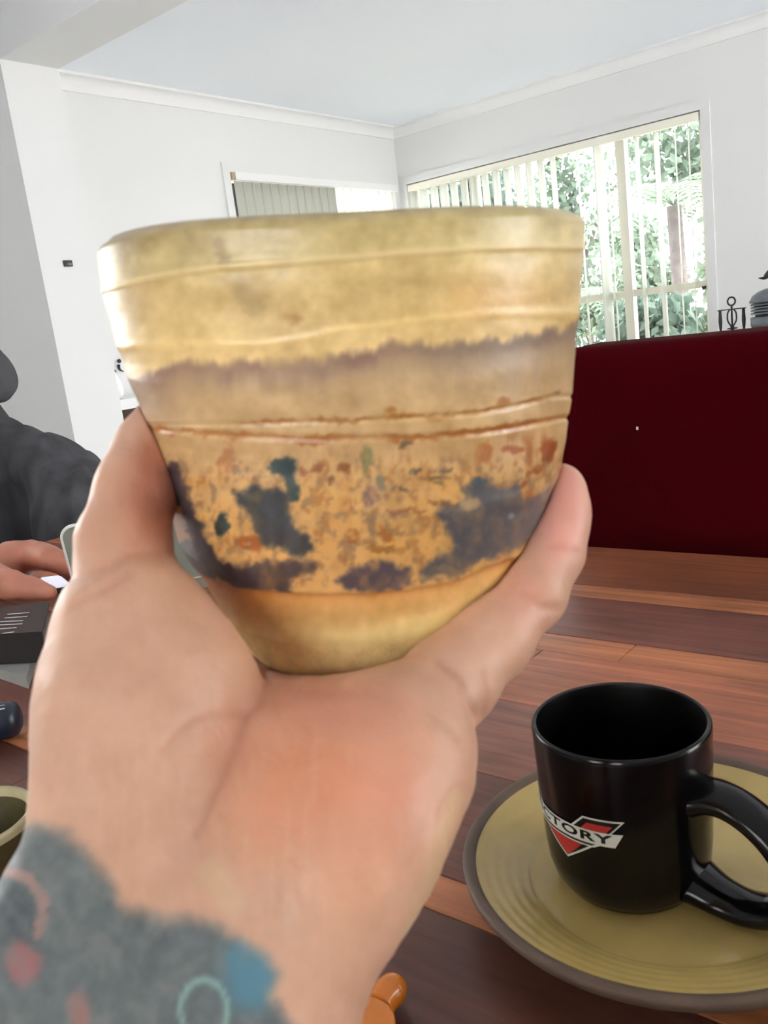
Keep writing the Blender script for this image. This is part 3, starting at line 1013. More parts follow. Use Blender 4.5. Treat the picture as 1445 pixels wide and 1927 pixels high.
cu.body = 'VICTORY'; cu.size = 0.0078; cu.align_x = 'CENTER'; cu.align_y = 'CENTER'; cu.space_character = 1.12; cu.resolution_u = 3
cu.offset = 0.00026
tmp = bpy.data.objects.new('tmp_text', cu); col.objects.link(tmp)
bpy.context.view_layer.update()
me = bpy.data.meshes.new_from_object(tmp.evaluated_get(bpy.context.evaluated_depsgraph_get()))
bm = bmesh.new(); bm.from_mesh(me)
xs = [p.co.x for p in bm.verts]; ys = [p.co.y for p in bm.verts]
k = 0.0565 / (max(xs) - min(xs)); ky = 0.0049 / (max(ys) - min(ys)); ym = (max(ys) + min(ys)) / 2
xm = (max(xs) + min(xs)) / 2
for p in bm.verts: p.co = Vector(((p.co.x - xm) * k + 0.0030, (p.co.y - ym) * ky + 0.0007, 0))
_lay(bm, 'badge_lettering', M_BADGEK, 0.00068, 'black capital letters reading VICTORY')
bpy.data.objects.remove(tmp); bpy.data.meshes.remove(me)

# ------------------------------------------------------------------ orange clip below the wrist
M_ORANGE = mat('orange_plastic', (214, 122, 34), 0.2, 0.5)
oc = on_z(700, 1925, TZ + 0.012)
org = thing('plastic_clip', 'glossy orange plastic clip with a rounded tab on the table below the wrist', 'clip', (oc[0], oc[1], TZ))
pA = on_z(735, 1868, TZ + 0.012); pB = on_z(690, 1990, TZ + 0.012)
ax_ = pA - pB; ax_[2] = 0; ln_ = np.linalg.norm(ax_); ax_ /= ln_
sd_ = np.array((ax_[1], -ax_[0], 0.0))
s_ = lambda px, py: on_z(px, py, TZ + 0.016)
body = [s_(688, 1868), s_(712, 1874), s_(734, 1889), s_(742, 1905), s_(746, 1960), s_(742, 2040), s_(640, 2040), s_(655, 1930)]
MB_ = bmesh.new()
fs_ = MB_.faces.new([MB_.verts.new(Vector(p)) for p in body])
r_ = bmesh.ops.extrude_face_region(MB_, geom=[fs_])
for g in r_['geom']:
    if isinstance(g, bmesh.types.BMVert): g.co.z = TZ + 0.0004
bmesh.ops.recalc_face_normals(MB_, faces=MB_.faces[:])
bmesh.ops.bevel(MB_, geom=MB_.edges[:], offset=0.0016, segments=3, affect='EDGES', profile=0.5)
MB_.verts.index_update()
mesh_obj('body', [tuple(p.co) for p in MB_.verts], [tuple(q.index for q in a.verts) for a in MB_.faces], M_ORANGE, org, True)
MB_.free()
lug = [on_z(712, 1895, TZ + 0.010), on_z(724, 1876, TZ + 0.0105), on_z(737, 1863, TZ + 0.0105)]
MB().tube(smooth_path(lug, 5), list(np.linspace(0.0070, 0.0072, 10)) + [0.0070], 20).build('tab', M_ORANGE, org, True)
o = MB().lathe([(0.0071 * math.sin(a), 0.0071 * (1 - math.cos(a)) - 0.0071) for a in np.linspace(0.01, math.pi - 0.01, 16)], lug[-1], 20).build('tab_tip', M_ORANGE, org, True)

# ------------------------------------------------------------------ things on the left of the table
M_BOOK = mat('black_cover', (34, 33, 35), 0.3, 0.5)
M_PRINT = mat('white_print', (205, 205, 205), 0.6, 0.3)
M_GREY = mat('grey_card', (150, 150, 146), 0.6, 0.3, vary=0.08, vscale=30)
ex = np.array((0.62, 0.785, 0.0)); ex = to_room(np.array((1, 0.06, 0))); ex[2] = 0; ex /= np.linalg.norm(ex)
ey = np.array((-ex[1], ex[0], 0.0))
gc = on_z(-32, 1215, TZ + 0.012)
gm = thing('magazine', 'grey magazine lying under the black book at the left edge', 'magazine', (gc[0], gc[1], TZ))
g0 = (on_z(-150, 1195, TZ + 0.01), on_z(85, 1175, TZ + 0.01), on_z(50, 1279, TZ + 0.01), on_z(-150, 1212, TZ + 0.01))
mb = MB(); lo = [np.array((p[0], p[1], TZ + 0.0003)) for p in g0]; hi = [np.array((p[0], p[1], TZ + 0.011)) for p in g0]
mb.add(lo + hi, [(3, 2, 1, 0), (4, 5, 6, 7)] + [(i, (i + 1) % 4, 4 + (i + 1) % 4, 4 + i) for i in range(4)])
mb.build('pages', M_GREY, gm)
hi2 = [p + (0, 0, 0.0012) for p in hi]
MB().add(hi + hi2, [(3, 2, 1, 0), (4, 5, 6, 7)] + [(i, (i + 1) % 4, 4 + (i + 1) % 4, 4 + i) for i in range(4)]).build('cover', M_GREY, gm)
BT = TZ + 0.046
bk = thing('book', 'black book with white lines of print on its cover at the left edge', 'book', (*on_z(-20, 1170, BT)[:2], TZ + 0.0125))
q = [on_z(-160, 1157, BT), on_z(92, 1133, BT), on_z(80, 1186, BT), on_z(-160, 1200, BT)]
nb = TZ + 0.0130
top = [np.array((p[0], p[1], BT)) for p in q]; bot = [np.array((p[0], p[1], nb)) for p in q]
FC = [(3, 2, 1, 0), (4, 5, 6, 7)] + [(i, (i + 1) % 4, 4 + (i + 1) % 4, 4 + i) for i in range(4)]
mb = MB().add([p - (0, 0, 0.003) for p in top], []); 
cen = sum(top) / 4
shr = lambda P, z: [np.array((cen[0] + (p[0] - cen[0]) * 0.97, cen[1] + (p[1] - cen[1]) * 0.97, z)) for p in P]
MB().add(shr(top, nb + 0.003) + shr(top, BT - 0.003), FC).build('pages', mat('book_pages', (120, 116, 108), 0.9, 0.1), bk)
MB().add([np.array((p[0], p[1], BT - 0.003)) for p in top] + top, FC).build('front_cover', M_BOOK, bk)
MB().add(bot + [p + (0, 0, 0.003) for p in bot], FC).build('back_cover', M_BOOK, bk)
d0, d1_ = bot[2], bot[3]
MB().add([d0, d1_, top[3], top[2], d0 - ey * 0.004, d1_ - ey * 0.004, top[3] - ey * 0.004, top[2] - ey * 0.004], FC).build('spine', M_BOOK, bk)
for k, (px0, px1, py0, py1) in enumerate(((14, 55, 1156, 1153), (9, 51, 1163, 1160), (-20, 43, 1171, 1168), (-20, 42, 1177, 1174), (-20, 31, 1185, 1181), (5, 27, 1192, 1189))):
    a, b = on_z(px0, py0, BT + 0.0002), on_z(px1, py1, BT + 0.0002)
    w = ey * 0.0011
    MB().add([a - w, b - w, b + w, a + w, a - w + (0, 0, .0002), b - w + (0, 0, .0002), b + w + (0, 0, .0002), a + w + (0, 0, .0002)], FC).build('print_line', M_PRINT, bk)

M_NAVY = mat('navy_case', (26, 36, 52), 0.3, 0.5, vary=0.1, vscale=30)
pr0, pr1 = on_z(-80, 1372, TZ + 0.0165), on_z(38, 1350, TZ + 0.0165)
dv = pr1 - pr0; dl = np.linalg.norm(dv); dv /= dl
cs = thing('glasses_case', 'dark blue rounded case with small white marks at the left edge', 'case', (*((pr0 + pr1) / 2)[:2], TZ))
MB().lathe([(0.0, 0), (0.009, 0.001), (0.014, 0.004), (0.016, 0.009), (0.016, dl - 0.009), (0.014, dl - 0.003), (0.009, dl), (0.0, dl)], pr0, 32, dv).build('body', M_NAVY, cs, True)
for py in (1327, 1333):
    a, b = on_z(-8, py + 3, TZ + 0.0315), on_z(9, py, TZ + 0.0315)
    MB().tube([a, b], 0.0006, 6).build('mark', M_PRINT, cs)

bc = on_z(-62, 1545, TZ + 0.045)
M_OLIVE2 = mat('dark_olive_glaze', (86, 78, 52), 0.25, 0.5, vary=0.25, vscale=40)
M_CREAMR = mat('cream_rim_glaze', (178, 166, 128), 0.4, 0.4, vary=0.12, vscale=60)
bw = thing('stoneware_bowl', 'small olive stoneware bowl with a cream rim at the left edge beside the wrist', 'bowl', (bc[0], bc[1], TZ))
MB().lathe([(0.0, TZ + 0.003), (0.018, TZ + 0.003), (0.019, TZ + 0.0002), (0.024, TZ + 0.0002), (0.033, TZ + 0.018), (0.038, TZ + 0.040)], (*bc[:2], 0), 48).build('body', M_OLIVE2, bw, True)
MB().lathe([(0.038, TZ + 0.040), (0.039, TZ + 0.044), (0.0375, TZ + 0.0465), (0.035, TZ + 0.045), (0.034, TZ + 0.041)], (*bc[:2], 0), 48).build('rim', M_CREAMR, bw, True)
MB().lathe([(0.034, TZ + 0.041), (0.030, TZ + 0.022), (0.02, TZ + 0.008), (0.0, TZ + 0.006)], (*bc[:2], 0), 48).build('interior', M_OLIVE2, bw, True)

# grey laptop standing open behind the thumb, its lid seen from the back
M_LID = mat('grey_lid', (140, 146, 136), 0.45, 0.4)
M_LIDE = mat('lit_edge', (232, 234, 230), 0.35, 0.5)  # highlight along the lid rim put into a near-white colour
def plane_pt(px, py, y):
    d = at(px, py, 1.0) - EYE
    return EYE + d * ((y - EYE[1]) / d[1])
lt = thing('laptop', 'pale grey-green laptop lid with highlight-coloured rounded edge standing open behind the thumb', 'laptop')
la = at(112, 992, 1.06); lb = la + np.array((0.0, 0, 0)) + to_room(np.array((0.30, 0.05, 0)))
lx = lb - la; lx[2] = 0; lx /= np.linalg.norm(lx)
ly = np.array((-lx[1], lx[0], 0)); up_ = np.array((0, 0, 1.0)) + ly * -0.25; up_ /= np.linalg.norm(up_)
ztop = la[2]; hh = (ztop - (TZ + 0.018)) / up_[2]
def rrect(w, h, r, n=6):
    o = []
    for cx_, cy_, a0 in ((w - r, h - r, 0), (r, h - r, 90), (r, r, 180), (w - r, r, 270)):
        for k in range(n + 1):
            a = math.radians(a0 + 90 * k / n); o.append((cx_ + r * math.cos(a), cy_ + r * math.sin(a)))
    return o
o3 = la - up_ * hh
MB().prism(rrect(0.30, hh, 0.016), lambda p: o3 + lx * p[0] + up_ * p[1], np.cross(lx, up_), 0.004).build('lid', M_LID, lt)
rr = rrect(0.30, hh, 0.016)
nn_ = np.cross(lx, up_)
MB().tube([o3 + lx * p[0] + up_ * p[1] + nn_ * 0.002 for p in rr], 0.0024, 8, closed=True).build('edge', M_LIDE, lt, True)
o4 = np.array((o3[0], o3[1], TZ + 0.0005))
bd = ly if (nn_ @ ly) < 0 else ly
MB().prism(rrect(0.30, 0.11, 0.012), lambda p: o4 + lx * p[0] + bd * p[1], (0, 0, 1), 0.014).build('keyboard_base', M_LID, lt)
MB().tube([o4 + lx * 0.03 + (0, 0, 0.0155), o4 + lx * 0.27 + (0, 0, 0.0155)], 0.004, 10).build('hinge', M_LID, lt, True)

# tablet lying under the seated person's hand
M_SCREEN = bpy.data.materials.new('lit_screen'); M_SCREEN.use_nodes = True
b_ = M_SCREEN.node_tree.nodes['Principled BSDF']
b_.inputs['Base Color'].default_value = (0.8, 0.82, 0.9, 1); b_.inputs['Emission Color'].default_value = (0.80, 0.83, 1.0, 1); b_.inputs['Emission Strength'].default_value = 0.55
tq = on_z(137, 1089, TZ + 0.010)
tb = thing('tablet', 'tablet with a bright blue-white screen under the hand of the person in the hoodie', 'tablet', (tq[0], tq[1], TZ))
tx = to_room(np.array((1, 0.0, 0))); ty = to_room(np.array((0, 1.0, 0)))
cc = np.array((tq[0], tq[1], 0))
MB().obox(cc + (0, 0, TZ + 0.0045), tx, ty, (0, 0, 1), 0.062, 0.040, 0.004, 0.002).build('casing', M_BOOK, tb)
MB().obox(cc + (0, 0, TZ + 0.0088), tx, ty, (0, 0, 1), 0.058, 0.036, 0.0003).build('screen', M_SCREEN, tb)

# ------------------------------------------------------------------ seated person in a dark hoodie (left edge)
M_SKIN2 = mat('skin_tone', (196, 128, 104), 0.5, 0.4, vary=0.10, vscale=40)
M_HOOD = mat('charcoal_fleece', (74, 74, 77), 0.95, 0.1, bump=0.3, bscale=300, vary=0.42, vscale=9, stretch=(1.8, 1.8, 0.45))  # strong upright streaks put fold light and shade into the colour
M_JEANS = mat('dark_denim', (38, 42, 54), 0.9, 0.1)
M_HAIR = mat('dark_hair', (40, 30, 26), 0.6, 0.3, bump=0.5, bscale=120)
per = thing('person', 'person in a dark charcoal hoodie at the left edge with one hand on a tablet', 'person', (-1.84, 0.92, 0))
shA, shB = at(112, 902, 1.83), at(-262, 902, 1.88)
nk = at(-104, 782, 1.86)
fc = np.cross((shA - shB), (0, 0, 1.0)); fc[2] = 0; fc /= np.linalg.norm(fc)
if fc @ (EYE - nk) < 0: fc = -fc
hip = np.array((nk[0], nk[1], 0.56)) - fc * 0.02
lat_ = (shA - shB); lat_[2] = 0; lat_ /= np.linalg.norm(lat_)
hd_ = at(-140, 632, 1.83)
elA, elB = at(205, 1075, 1.62), at(-260, 1120, 1.66)
wrA, wrB = at(300, 1092, 1.50), on_z(-85, 1098, TZ + 0.05)
B = Body()
B.limb([hip, nk - (0, 0, 0.20), nk - (0, 0, 0.05)], [0.11, 0.10, 0.07], 0.03)
B.limb([nk - (0, 0, 0.06), nk + (0, 0, 0.05), hd_ - (0, 0, 0.06)], [0.06, 0.055, 0.055], 0.02)
B.limb([hd_ + (0, 0, 0.03) - fc * 0.01, hd_ - (0, 0, 0.04) + fc * 0.012], [0.083, 0.068], 0.02)
B.limb([hd_ - (0, 0, 0.05) + fc * 0.03, hd_ - (0, 0, 0.085) + fc * 0.045], [0.05, 0.035], 0.02)
B.limb([hd_ + (0, 0, 0.01) + fc * 0.075, hd_ - (0, 0, 0.03) + fc * 0.095], [0.012, 0.014], 0.01)
for sg in (-1, 1):
    B.limb([hd_ + lat_ * sg * 0.078 + (0, 0, 0.012) - fc * 0.015, hd_ + lat_ * sg * 0.080 - (0, 0, 0.03) - fc * 0.01], [0.016, 0.011], 0.008)
    B.limb([hd_ + lat_ * sg * 0.018 + fc * 0.072 - (0, 0, 0.052), hd_ + fc * 0.082 - (0, 0, 0.052)], [0.006, 0.008], 0.006)
for s_, e_, w_ in ((shA, elA, wrA), (shB, elB, wrB)):
    B.limb([nk - (0, 0, 0.12), s_ - (0, 0, 0.02), e_, w_], [0.055, 0.046, 0.038, 0.028], 0.02)
for sg in (-1, 1):
    hj = hip + lat_ * sg * 0.09; kn = hj + fc * 0.42 + (0, 0, -0.05); an = np.array((kn[0], kn[1], 0.09)) + fc * 0.03
    B.limb([hip, hj, kn, an], [0.12, 0.085, 0.06, 0.045], 0.03)
    B.limb([an - (0, 0, 0.035), an - (0, 0, 0.05) + fc * 0.13], [0.04, 0.032], 0.02)
hnd = lambda px, py, h=0.045: on_z(px, py, TZ + h)
B.limb([wrB, hnd(-25, 1078, 0.05), hnd(40, 1052, 0.055)], [0.03, 0.034, 0.026], 0.012)
B.limb([hnd(45, 1052, 0.055), hnd(88, 1054, 0.058), hnd(124, 1070, 0.045), hnd(140, 1090, 0.03)], [0.019, 0.0135, 0.011, 0.009], 0.005)
B.limb([hnd(38, 1046, 0.055), hnd(86, 1045, 0.062), hnd(128, 1062, 0.05), hnd(142, 1080, 0.04)], [0.018, 0.0125, 0.010, 0.008], 0.005)
B.limb([hnd(28, 1042, 0.055), hnd(76, 1036, 0.065), hnd(120, 1050, 0.058), hnd(140, 1066, 0.05)], [0.018, 0.012, 0.010, 0.008], 0.005)
B.limb([hnd(15, 1040, 0.055), hnd(62, 1032, 0.064), hnd(104, 1040, 0.06)], [0.017, 0.0115, 0.009], 0.005)
B.limb([hnd(-20, 1092, 0.05), hnd(20, 1101, 0.05), hnd(60, 1107, 0.045), hnd(92, 1115, 0.04)], [0.026, 0.018, 0.0135, 0.0105], 0.008)
u_ = to_room(np.array((1, 0.1, 0)))
B.limb([wrA, wrA + u_ * 0.07, wrA + u_ * 0.10], [0.028, 0.03, 0.026], 0.012)
for k in range(4):
    c0 = wrA + u_ * 0.10 + ey * (0.018 * (k - 1.5))
    B.limb([c0, c0 + u_ * 0.04 + (0, 0, 0.004), c0 + u_ * 0.07 - (0, 0, 0.012)], [0.011, 0.0095, 0.008], 0.004)
c0 = wrA + u_ * 0.03 - ey * 0.03
B.limb([c0, c0 + u_ * 0.04 - ey * 0.02], [0.014, 0.010], 0.006)
V, Q = B.mesh(0.0065)
mesh_obj('body', V, Q, M_SKIN2, per, True)
# hoodie
B = Body()
B.limb([hip + (0, 0, 0.0), hip * 0.5 + nk * 0.5, nk - (0, 0, 0.14)], [0.165, 0.165, 0.13], 0.05)
for sg in (-1, 1):
    B.limb([hip + lat_ * sg * 0.06, nk - (0, 0, 0.22) + lat_ * sg * 0.08], [0.15, 0.14], 0.05)
for s_, e_, w_ in ((shA, elA, wrA), (shB, elB, wrB)):
    B.limb([nk + (0, 0, 0.004), s_ - (0, 0, 0.01)], [0.070, 0.080], 0.04)
    B.limb([s_ - (0, 0, 0.01), s_ * 0.5 + e_ * 0.5, e_, e_ * 0.4 + w_ * 0.6, w_ * 0.93 + e_ * 0.07], [0.084, 0.078, 0.066, 0.058, 0.040], 0.025)
hc = nk + (0, 0, 0.050) - fc * 0.02
ring = [hc + lat_ * 0.070 * math.cos(a) + fc * 0.078 * math.sin(a) + np.array((0, 0, 0.022 - 0.022 * math.sin(a))) for a in np.linspace(0, 2 * math.pi, 15)]
B.limb(ring, [0.030] * 15, 0.02)
B.limb([hc - fc * 0.10 + (0, 0, 0.03) - lat_ * 0.05, hc - fc * 0.10 + (0, 0, 0.03) + lat_ * 0.05], [0.06, 0.06], 0.03)
B.limb([hip + fc * 0.15 + (0, 0, 0.05) - lat_ * 0.09, hip + fc * 0.15 + (0, 0, 0.05) + lat_ * 0.09], [0.06, 0.06], 0.03)


def folds(P, d):
    a = P @ lat_; z = P[:, 2]; b = P @ fc
    return d + 0.012 * fbm2(a * 9 + z * 3.0 + 5, z * 5 - b * 4, 3) - 0.008 + 0.036 * (np.abs(fbm2(a * 13 + z * 3.5 + 11, z * 2.6 - b * 3, 3)) - 0.15) + 0.007 * np.sin(z * 46 + 9 * a + 4 * fbm2(a * 4, z * 4, 2))


V, Q = B.mesh(0.0075, post=folds)
hood = mesh_obj('hoodie', V, Q, M_HOOD, per, True)
for sg in (-1, 1):
    p0 = hc + fc * 0.105 + lat_ * sg * 0.03 - (0, 0, 0.01)
    MB().tube(smooth_path([p0, p0 + fc * 0.03 - (0, 0, 0.07), p0 + fc * 0.045 - (0, 0, 0.16)], 5), 0.004, 6).build('drawstring', M_HOOD, hood, True)
B = Body()
for sg in (-1, 1):
    hj = hip + lat_ * sg * 0.09; kn = hj + fc * 0.42 + (0, 0, -0.05); an = np.array((kn[0], kn[1], 0.11)) + fc * 0.03
    B.limb([hip - (0, 0, 0.01), hj, kn, an], [0.135, 0.10, 0.072, 0.062], 0.03)
V, Q = B.mesh(0.012)
mesh_obj('jeans', V, Q, M_JEANS, per, True)
B = Body()
B.limb([hd_ + (0, 0, 0.055) - fc * 0.025, hd_ + (0, 0, 0.0) - fc * 0.055], [0.082, 0.065], 0.03)
B.limb([hd_ + (0, 0, 0.085) + fc * 0.03 - lat_ * 0.03, hd_ + (0, 0, 0.085) + fc * 0.03 + lat_ * 0.03], [0.04, 0.04], 0.03)
V, Q = B.mesh(0.007)
mesh_obj('hair', V, Q, M_HAIR, per, True)
for sg in (-1, 1):
    ec = hd_ + fc * 0.0715 + lat_ * sg * 0.031 + (0, 0, 0.010)
    ey_ = MB().lathe([(0.0105 * math.sin(a), 0.0105 * math.cos(a)) for a in np.linspace(0.01, math.pi - 0.01, 12)], ec, 16, fc).build('eye', M_CERW, per, True)
    MB().lathe([(0.0, 0.0112), (0.003, 0.0110), (0.0052, 0.0098), (0.0052, 0.0085)], ec, 14, fc).build('iris', M_HAIR, ey_, True)
    MB().tube(smooth_path([ec + lat_ * 0.016 + (0, 0, 0.013) + fc * 0.005, ec + (0, 0, 0.018) + fc * 0.010, ec - lat_ * 0.016 + (0, 0, 0.013) + fc * 0.005], 4), 0.0032, 6).build('eyebrow', M_HAIR, per, True)

ch = thing('dining_chair', 'dark wood dining chair under the person in the hoodie', 'chair', (hip[0], hip[1], 0))
sc_ = np.array((hip[0], hip[1], 0)) + fc * 0.06
MB().obox(sc_ + (0, 0, 0.405), lat_, fc, (0, 0, 1), 0.21, 0.21, 0.018, 0.006).build('seat', M_DARKWOOD, ch)
for a in (-1, 1):
    for b in (-1, 1):
        MB().obox(sc_ + lat_ * a * 0.18 + fc * b * 0.18 + (0, 0, 0.1935), lat_, fc, (0, 0, 1), 0.02, 0.02, 0.1935, 0.004).build('leg', M_DARKWOOD, ch)
    MB().obox(sc_ + lat_ * a * 0.18 - fc * 0.235 + (0, 0, 0.58), lat_, fc, (0, 0, 1), 0.018, 0.014, 0.22, 0.004).build('back_post', M_DARKWOOD, ch)
for z_ in (0.55, 0.66, 0.76):
    MB().obox(sc_ - fc * 0.235 + (0, 0, z_), lat_, fc, (0, 0, 1), 0.162, 0.009, 0.025, 0.004).build('back_rail', M_DARKWOOD, ch)

# ------------------------------------------------------------------ the pot
PC = np.array((-0.14963976, 0.17786258, 1.07687929))             # centre of the rim
PA = np.array((0.09164869, -0.00323861, 0.99578614))             # axis, upward
PH = 0.1145
RAD = np.array([60.71, 60.75, 60.76, 60.68, 60.54, 60.27, 59.99, 59.64, 59.3, 58.93, 58.52, 58.16, 57.68, 57.13, 56.58, 56.06, 55.44, 55.1, 54.76, 54.42,
                54.08, 53.65, 52.92, 52.1, 51.42, 50.46, 49.63, 48.69, 47.62, 46.51, 45.13, 44.01, 42.61, 40.87, 39.09, 37.82, 36.42, 34.96, 33.1, 31.58]) / 1000
SHF = np.array([4, 3, 2, 1, 1, 2, 3, 3, 4, 5, 6, 7, 9, 12, 14, 16, 18, 17, 16, 16, 15, 15, 13, 10, 8, 5, 2, 3, 5, 7, 7, 7, 6, 4, 3, 3, 3, 4, 4, 4]) * 0.222 / F
HN = np.linspace(0, 1, 40) * 0.1170943
PE1 = np.cross(PA, FW); PE1 /= np.linalg.norm(PE1)
if PE1 @ RT < 0: PE1 = -PE1
PE2 = np.cross(PA, PE1)
if PE2 @ FW < 0: PE2 = -PE2                                       # away from the viewer
pot_r = lambda h: np.interp(h, HN, RAD)
pot_s = lambda h: np.interp(h, HN, SHF)


def pot_point(h, phi, extra=0.0):
    """h metres below the rim, phi: 0 right, 90 away from the viewer"""
    h = np.asarray(h, float)
    r = pot_r(h) + extra
    return PC - h[..., None] * PA + PE1 * (pot_s(h) + r * np.cos(phi))[..., None] + PE2 * (r * np.sin(phi))[..., None]


def pot_sdf(P):
    q = P - PC
    h = -(q @ PA)
    a = q @ PE1 - pot_s(h); b = q @ PE2
    rho = np.hypot(a, b)
    d1_ = (rho - pot_r(np.clip(h, 0, PH))) * 0.93
    return np.maximum(np.maximum(d1_, -h), h - PH)


def glaze(px, py):
    """colour of the pot wall at a place on its decorated face (srgb 0-255), plus surface relief in metres"""
    wx = px + 13 * fbm2(px / 26, py / 26, 4) + 7 * fbm2(px / 9, py / 9, 3); wy = py + 12 * fbm2(px / 22 + 40, py / 22, 4) + 7 * fbm2(px / 9 + 50, py / 10, 3)
    rimy = np.interp(px, [183, 300, 450, 640, 800, 1000, 1100], [462, 432, 412, 396, 385, 380, 392])
    v_ = wy - rimy; vr = py - rimy
    n1 = fbm2(px / 60, py / 38, 5); n2 = fbm2(px / 18 + 9, py / 26 + 3, 4); streak = fbm2(px / 16 + 70, py / 90, 4)
    c = np.empty(px.shape + (3,))
    stops = [(0, (158, 138, 88)), (40, (182, 160, 104)), (78, (190, 168, 112)), (95, (196, 168, 108)), (160, (200, 170, 110)), (225, (212, 180, 118)), (262, (216, 184, 122)), (300, (190, 160, 116)), (340, (186, 154, 108)), (400, (190, 156, 106)), (470, (188, 150, 100)), (560, (192, 150, 92)), (720, (196, 150, 86))]
    for k in range(3):
        c[..., k] = np.interp(v_, [s[0] for s in stops], [s[1][k] for s in stops])
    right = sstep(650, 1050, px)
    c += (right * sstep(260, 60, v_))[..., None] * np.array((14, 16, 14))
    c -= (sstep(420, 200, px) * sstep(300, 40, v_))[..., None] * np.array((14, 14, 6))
    c += (n1 * 22)[..., None] * np.array((1, 1, 0.9)) + (n2 * 14)[..., None]

    def mixin(mask, colr, amt=1.0):
        nonlocal c
        mk = np.clip(mask * amt, 0, 1)[..., None]
        c = c * (1 - mk) + np.array(colr, float) * mk
    # orange warmth in the upper right, russet patches
    mixin(sstep(120, 10, np.hypot((wx - 930) * 0.8, (wy - 560) * 1.6)), (214, 166, 96), 0.55)
    mixin(sstep(26, 6, np.hypot(wx - 548, (wy - 596) * 1.6)), (166, 116, 62), 0.7)
    mixin(sstep(20, 4, seg_dist(wx, wy, [(412, 455), (418, 495)])), (140, 112, 66), 0.7)
    mixin(sstep(30, 8, seg_dist(wx, wy, [(455, 540), (480, 570)])), (158, 132, 84), 0.6)
    # pale ridge lines
    gy = np.interp(px, [190, 420, 640, 760, 900, 1095], [540, 500, 479, 470, 466, 462])
    gl = sstep(9, 2, np.abs(py - gy + 2 * fbm2(px / 50, px * 0, 2)))
    mixin(gl, (214, 188, 134), 0.6 * 1.0)
    g2 = np.interp(px, [500, 640, 800, 950, 1080], [650, 622, 600, 588, 590])
    mixin(sstep(12, 2, np.abs(wy - g2)), (226, 192, 124), 0.5)
    # purple-brown ragged band
    by = np.interp(px, [250, 340, 450, 560, 660, 740, 860, 960, 1090], [720, 692, 690, 690, 676, 652, 656, 652, 618])
    up_e = (py - by) - 16 * streak - 8 * n2
    band = sstep(-20, 2, up_e) * sstep(62, 4, up_e)
    mixin(sstep(0.15, 0.6, fbm2(px / 30 + 3, py / 45, 4)) * sstep(850, 880, py) * sstep(1110, 1080, py), (132, 106, 78), 0.6)
    mixin(band, (138, 108, 90), np.clip(0.78 + 0.5 * n1, 0, 1))
    mixin(band * sstep(700, 880, px) * 0.7, (128, 112, 96))
    # grey veil under the band at right
    mixin(sstep(640, 800, px) * sstep(0, 25, up_e) * sstep(120, 40, up_e), (168, 142, 108), 0.6 + 0.5 * streak)
    mixin(sstep(420, 260, px) * sstep(0, 25, up_e) * sstep(150, 40, up_e), (150, 118, 88), 0.6)
    # brown throwing lines
    l1 = np.interp(px, [290, 460, 620, 770, 900, 960, 1040], [800, 797, 792, 786, 777, 766, 746])
    mixin(sstep(7, 1, np.abs(wy - l1 - 0)) * sstep(430, 480, px) * sstep(1050, 1030, px), (150, 96, 36), np.clip(0.75 + 0.9 * fbm2(px / 40, py * 0 + 3, 3), 0.2, 1))
    l2 = np.interp(px, [300, 480, 620, 800, 900, 960, 1060], [808, 822, 826, 822, 815, 806, 786])
    mixin(sstep(10, 2, np.abs(wy - l2)), (156, 96, 42), np.clip(0.8 + 1.2 * fbm2(px / 55 + 8, py * 0 + 7, 3), 0.1, 1))
    for bx_, by_ in ((770, 782), (735, 776), (600, 790), (945, 758)):
        mixin(sstep(15, 4, np.hypot(wx - bx_, (wy - by_) * 1.4)), (146, 88, 26), 0.8)
    # russet mottling
    mixin(sstep(0.05, 0.5, n1 + 0.6 * streak) * sstep(800, 850, py) * sstep(960, 880, py) * sstep(520, 400, px), (150, 92, 52), 0.8)
    mixin(sstep(0.0, 0.4, streak + 0.4 * n2) * sstep(800, 840, py) * sstep(980, 930, py) * sstep(820, 960, px), (148, 82, 34), 0.8)
    mixin(sstep(-0.05, 0.35, streak + n2 * 0.7) * sstep(820, 860, py) * sstep(1040, 960, py) * sstep(560, 600, px) * sstep(860, 800, px), (164, 112, 62), 0.6)
    mixin(sstep(-0.2, 0.3, n1) * sstep(860, 920, py) * sstep(1110, 1060, py), (206, 152, 78), 0.5)
    for (bx_, by_, rx, ry, cl) in ((600, 880, 12, 11, (130, 74, 34)), (645, 882, 10, 12, (126, 72, 32)), (660, 1008, 12, 14, (140, 82, 34)), (724, 1002, 10, 14, (150, 88, 30)), (720, 1030, 26, 7, (136, 92, 34)),
                                   (620, 902, 9, 8, (110, 70, 44)), (575, 885, 9, 12, (150, 80, 44)), (913, 852, 14, 16, (156, 88, 34)), (965, 845, 20, 10, (140, 70, 24)), (1030, 850, 14, 22, (140, 66, 28)), (470, 1022, 24, 18, (150, 76, 34)),
                                   (697, 935, 14, 24, (112, 84, 84)), (716, 905, 10, 18, (120, 110, 88)), (764, 835, 14, 8, (96, 78, 52)), (690, 870, 9, 30, (120, 118, 74)), (752, 920, 15, 6, (92, 74, 60)), (780, 892, 11, 8, (78, 72, 68)),
                                   (836, 882, 12, 8, (84, 78, 72)), (820, 905, 26, 5, (112, 86, 54)), (830, 950, 30, 6, (120, 82, 46)), (700, 985, 8, 26, (134, 110, 74)), (1048, 742, 6, 6, (128, 96, 50))):
        mixin(sstep(1.25, 0.7, np.hypot((wx - bx_) / rx, (wy - by_) / ry)), cl, 0.85)
    mixin(sstep(5, 1, np.abs(seg_dist(wx, wy, [(722, 966), (790, 962)]))), (140, 84, 54), 0.9)
    mixin(sstep(7, 1, np.abs(seg_dist(wx, wy, [(970, 928), (1010, 880), (1040, 840)]))), (132, 64, 24), 0.8)
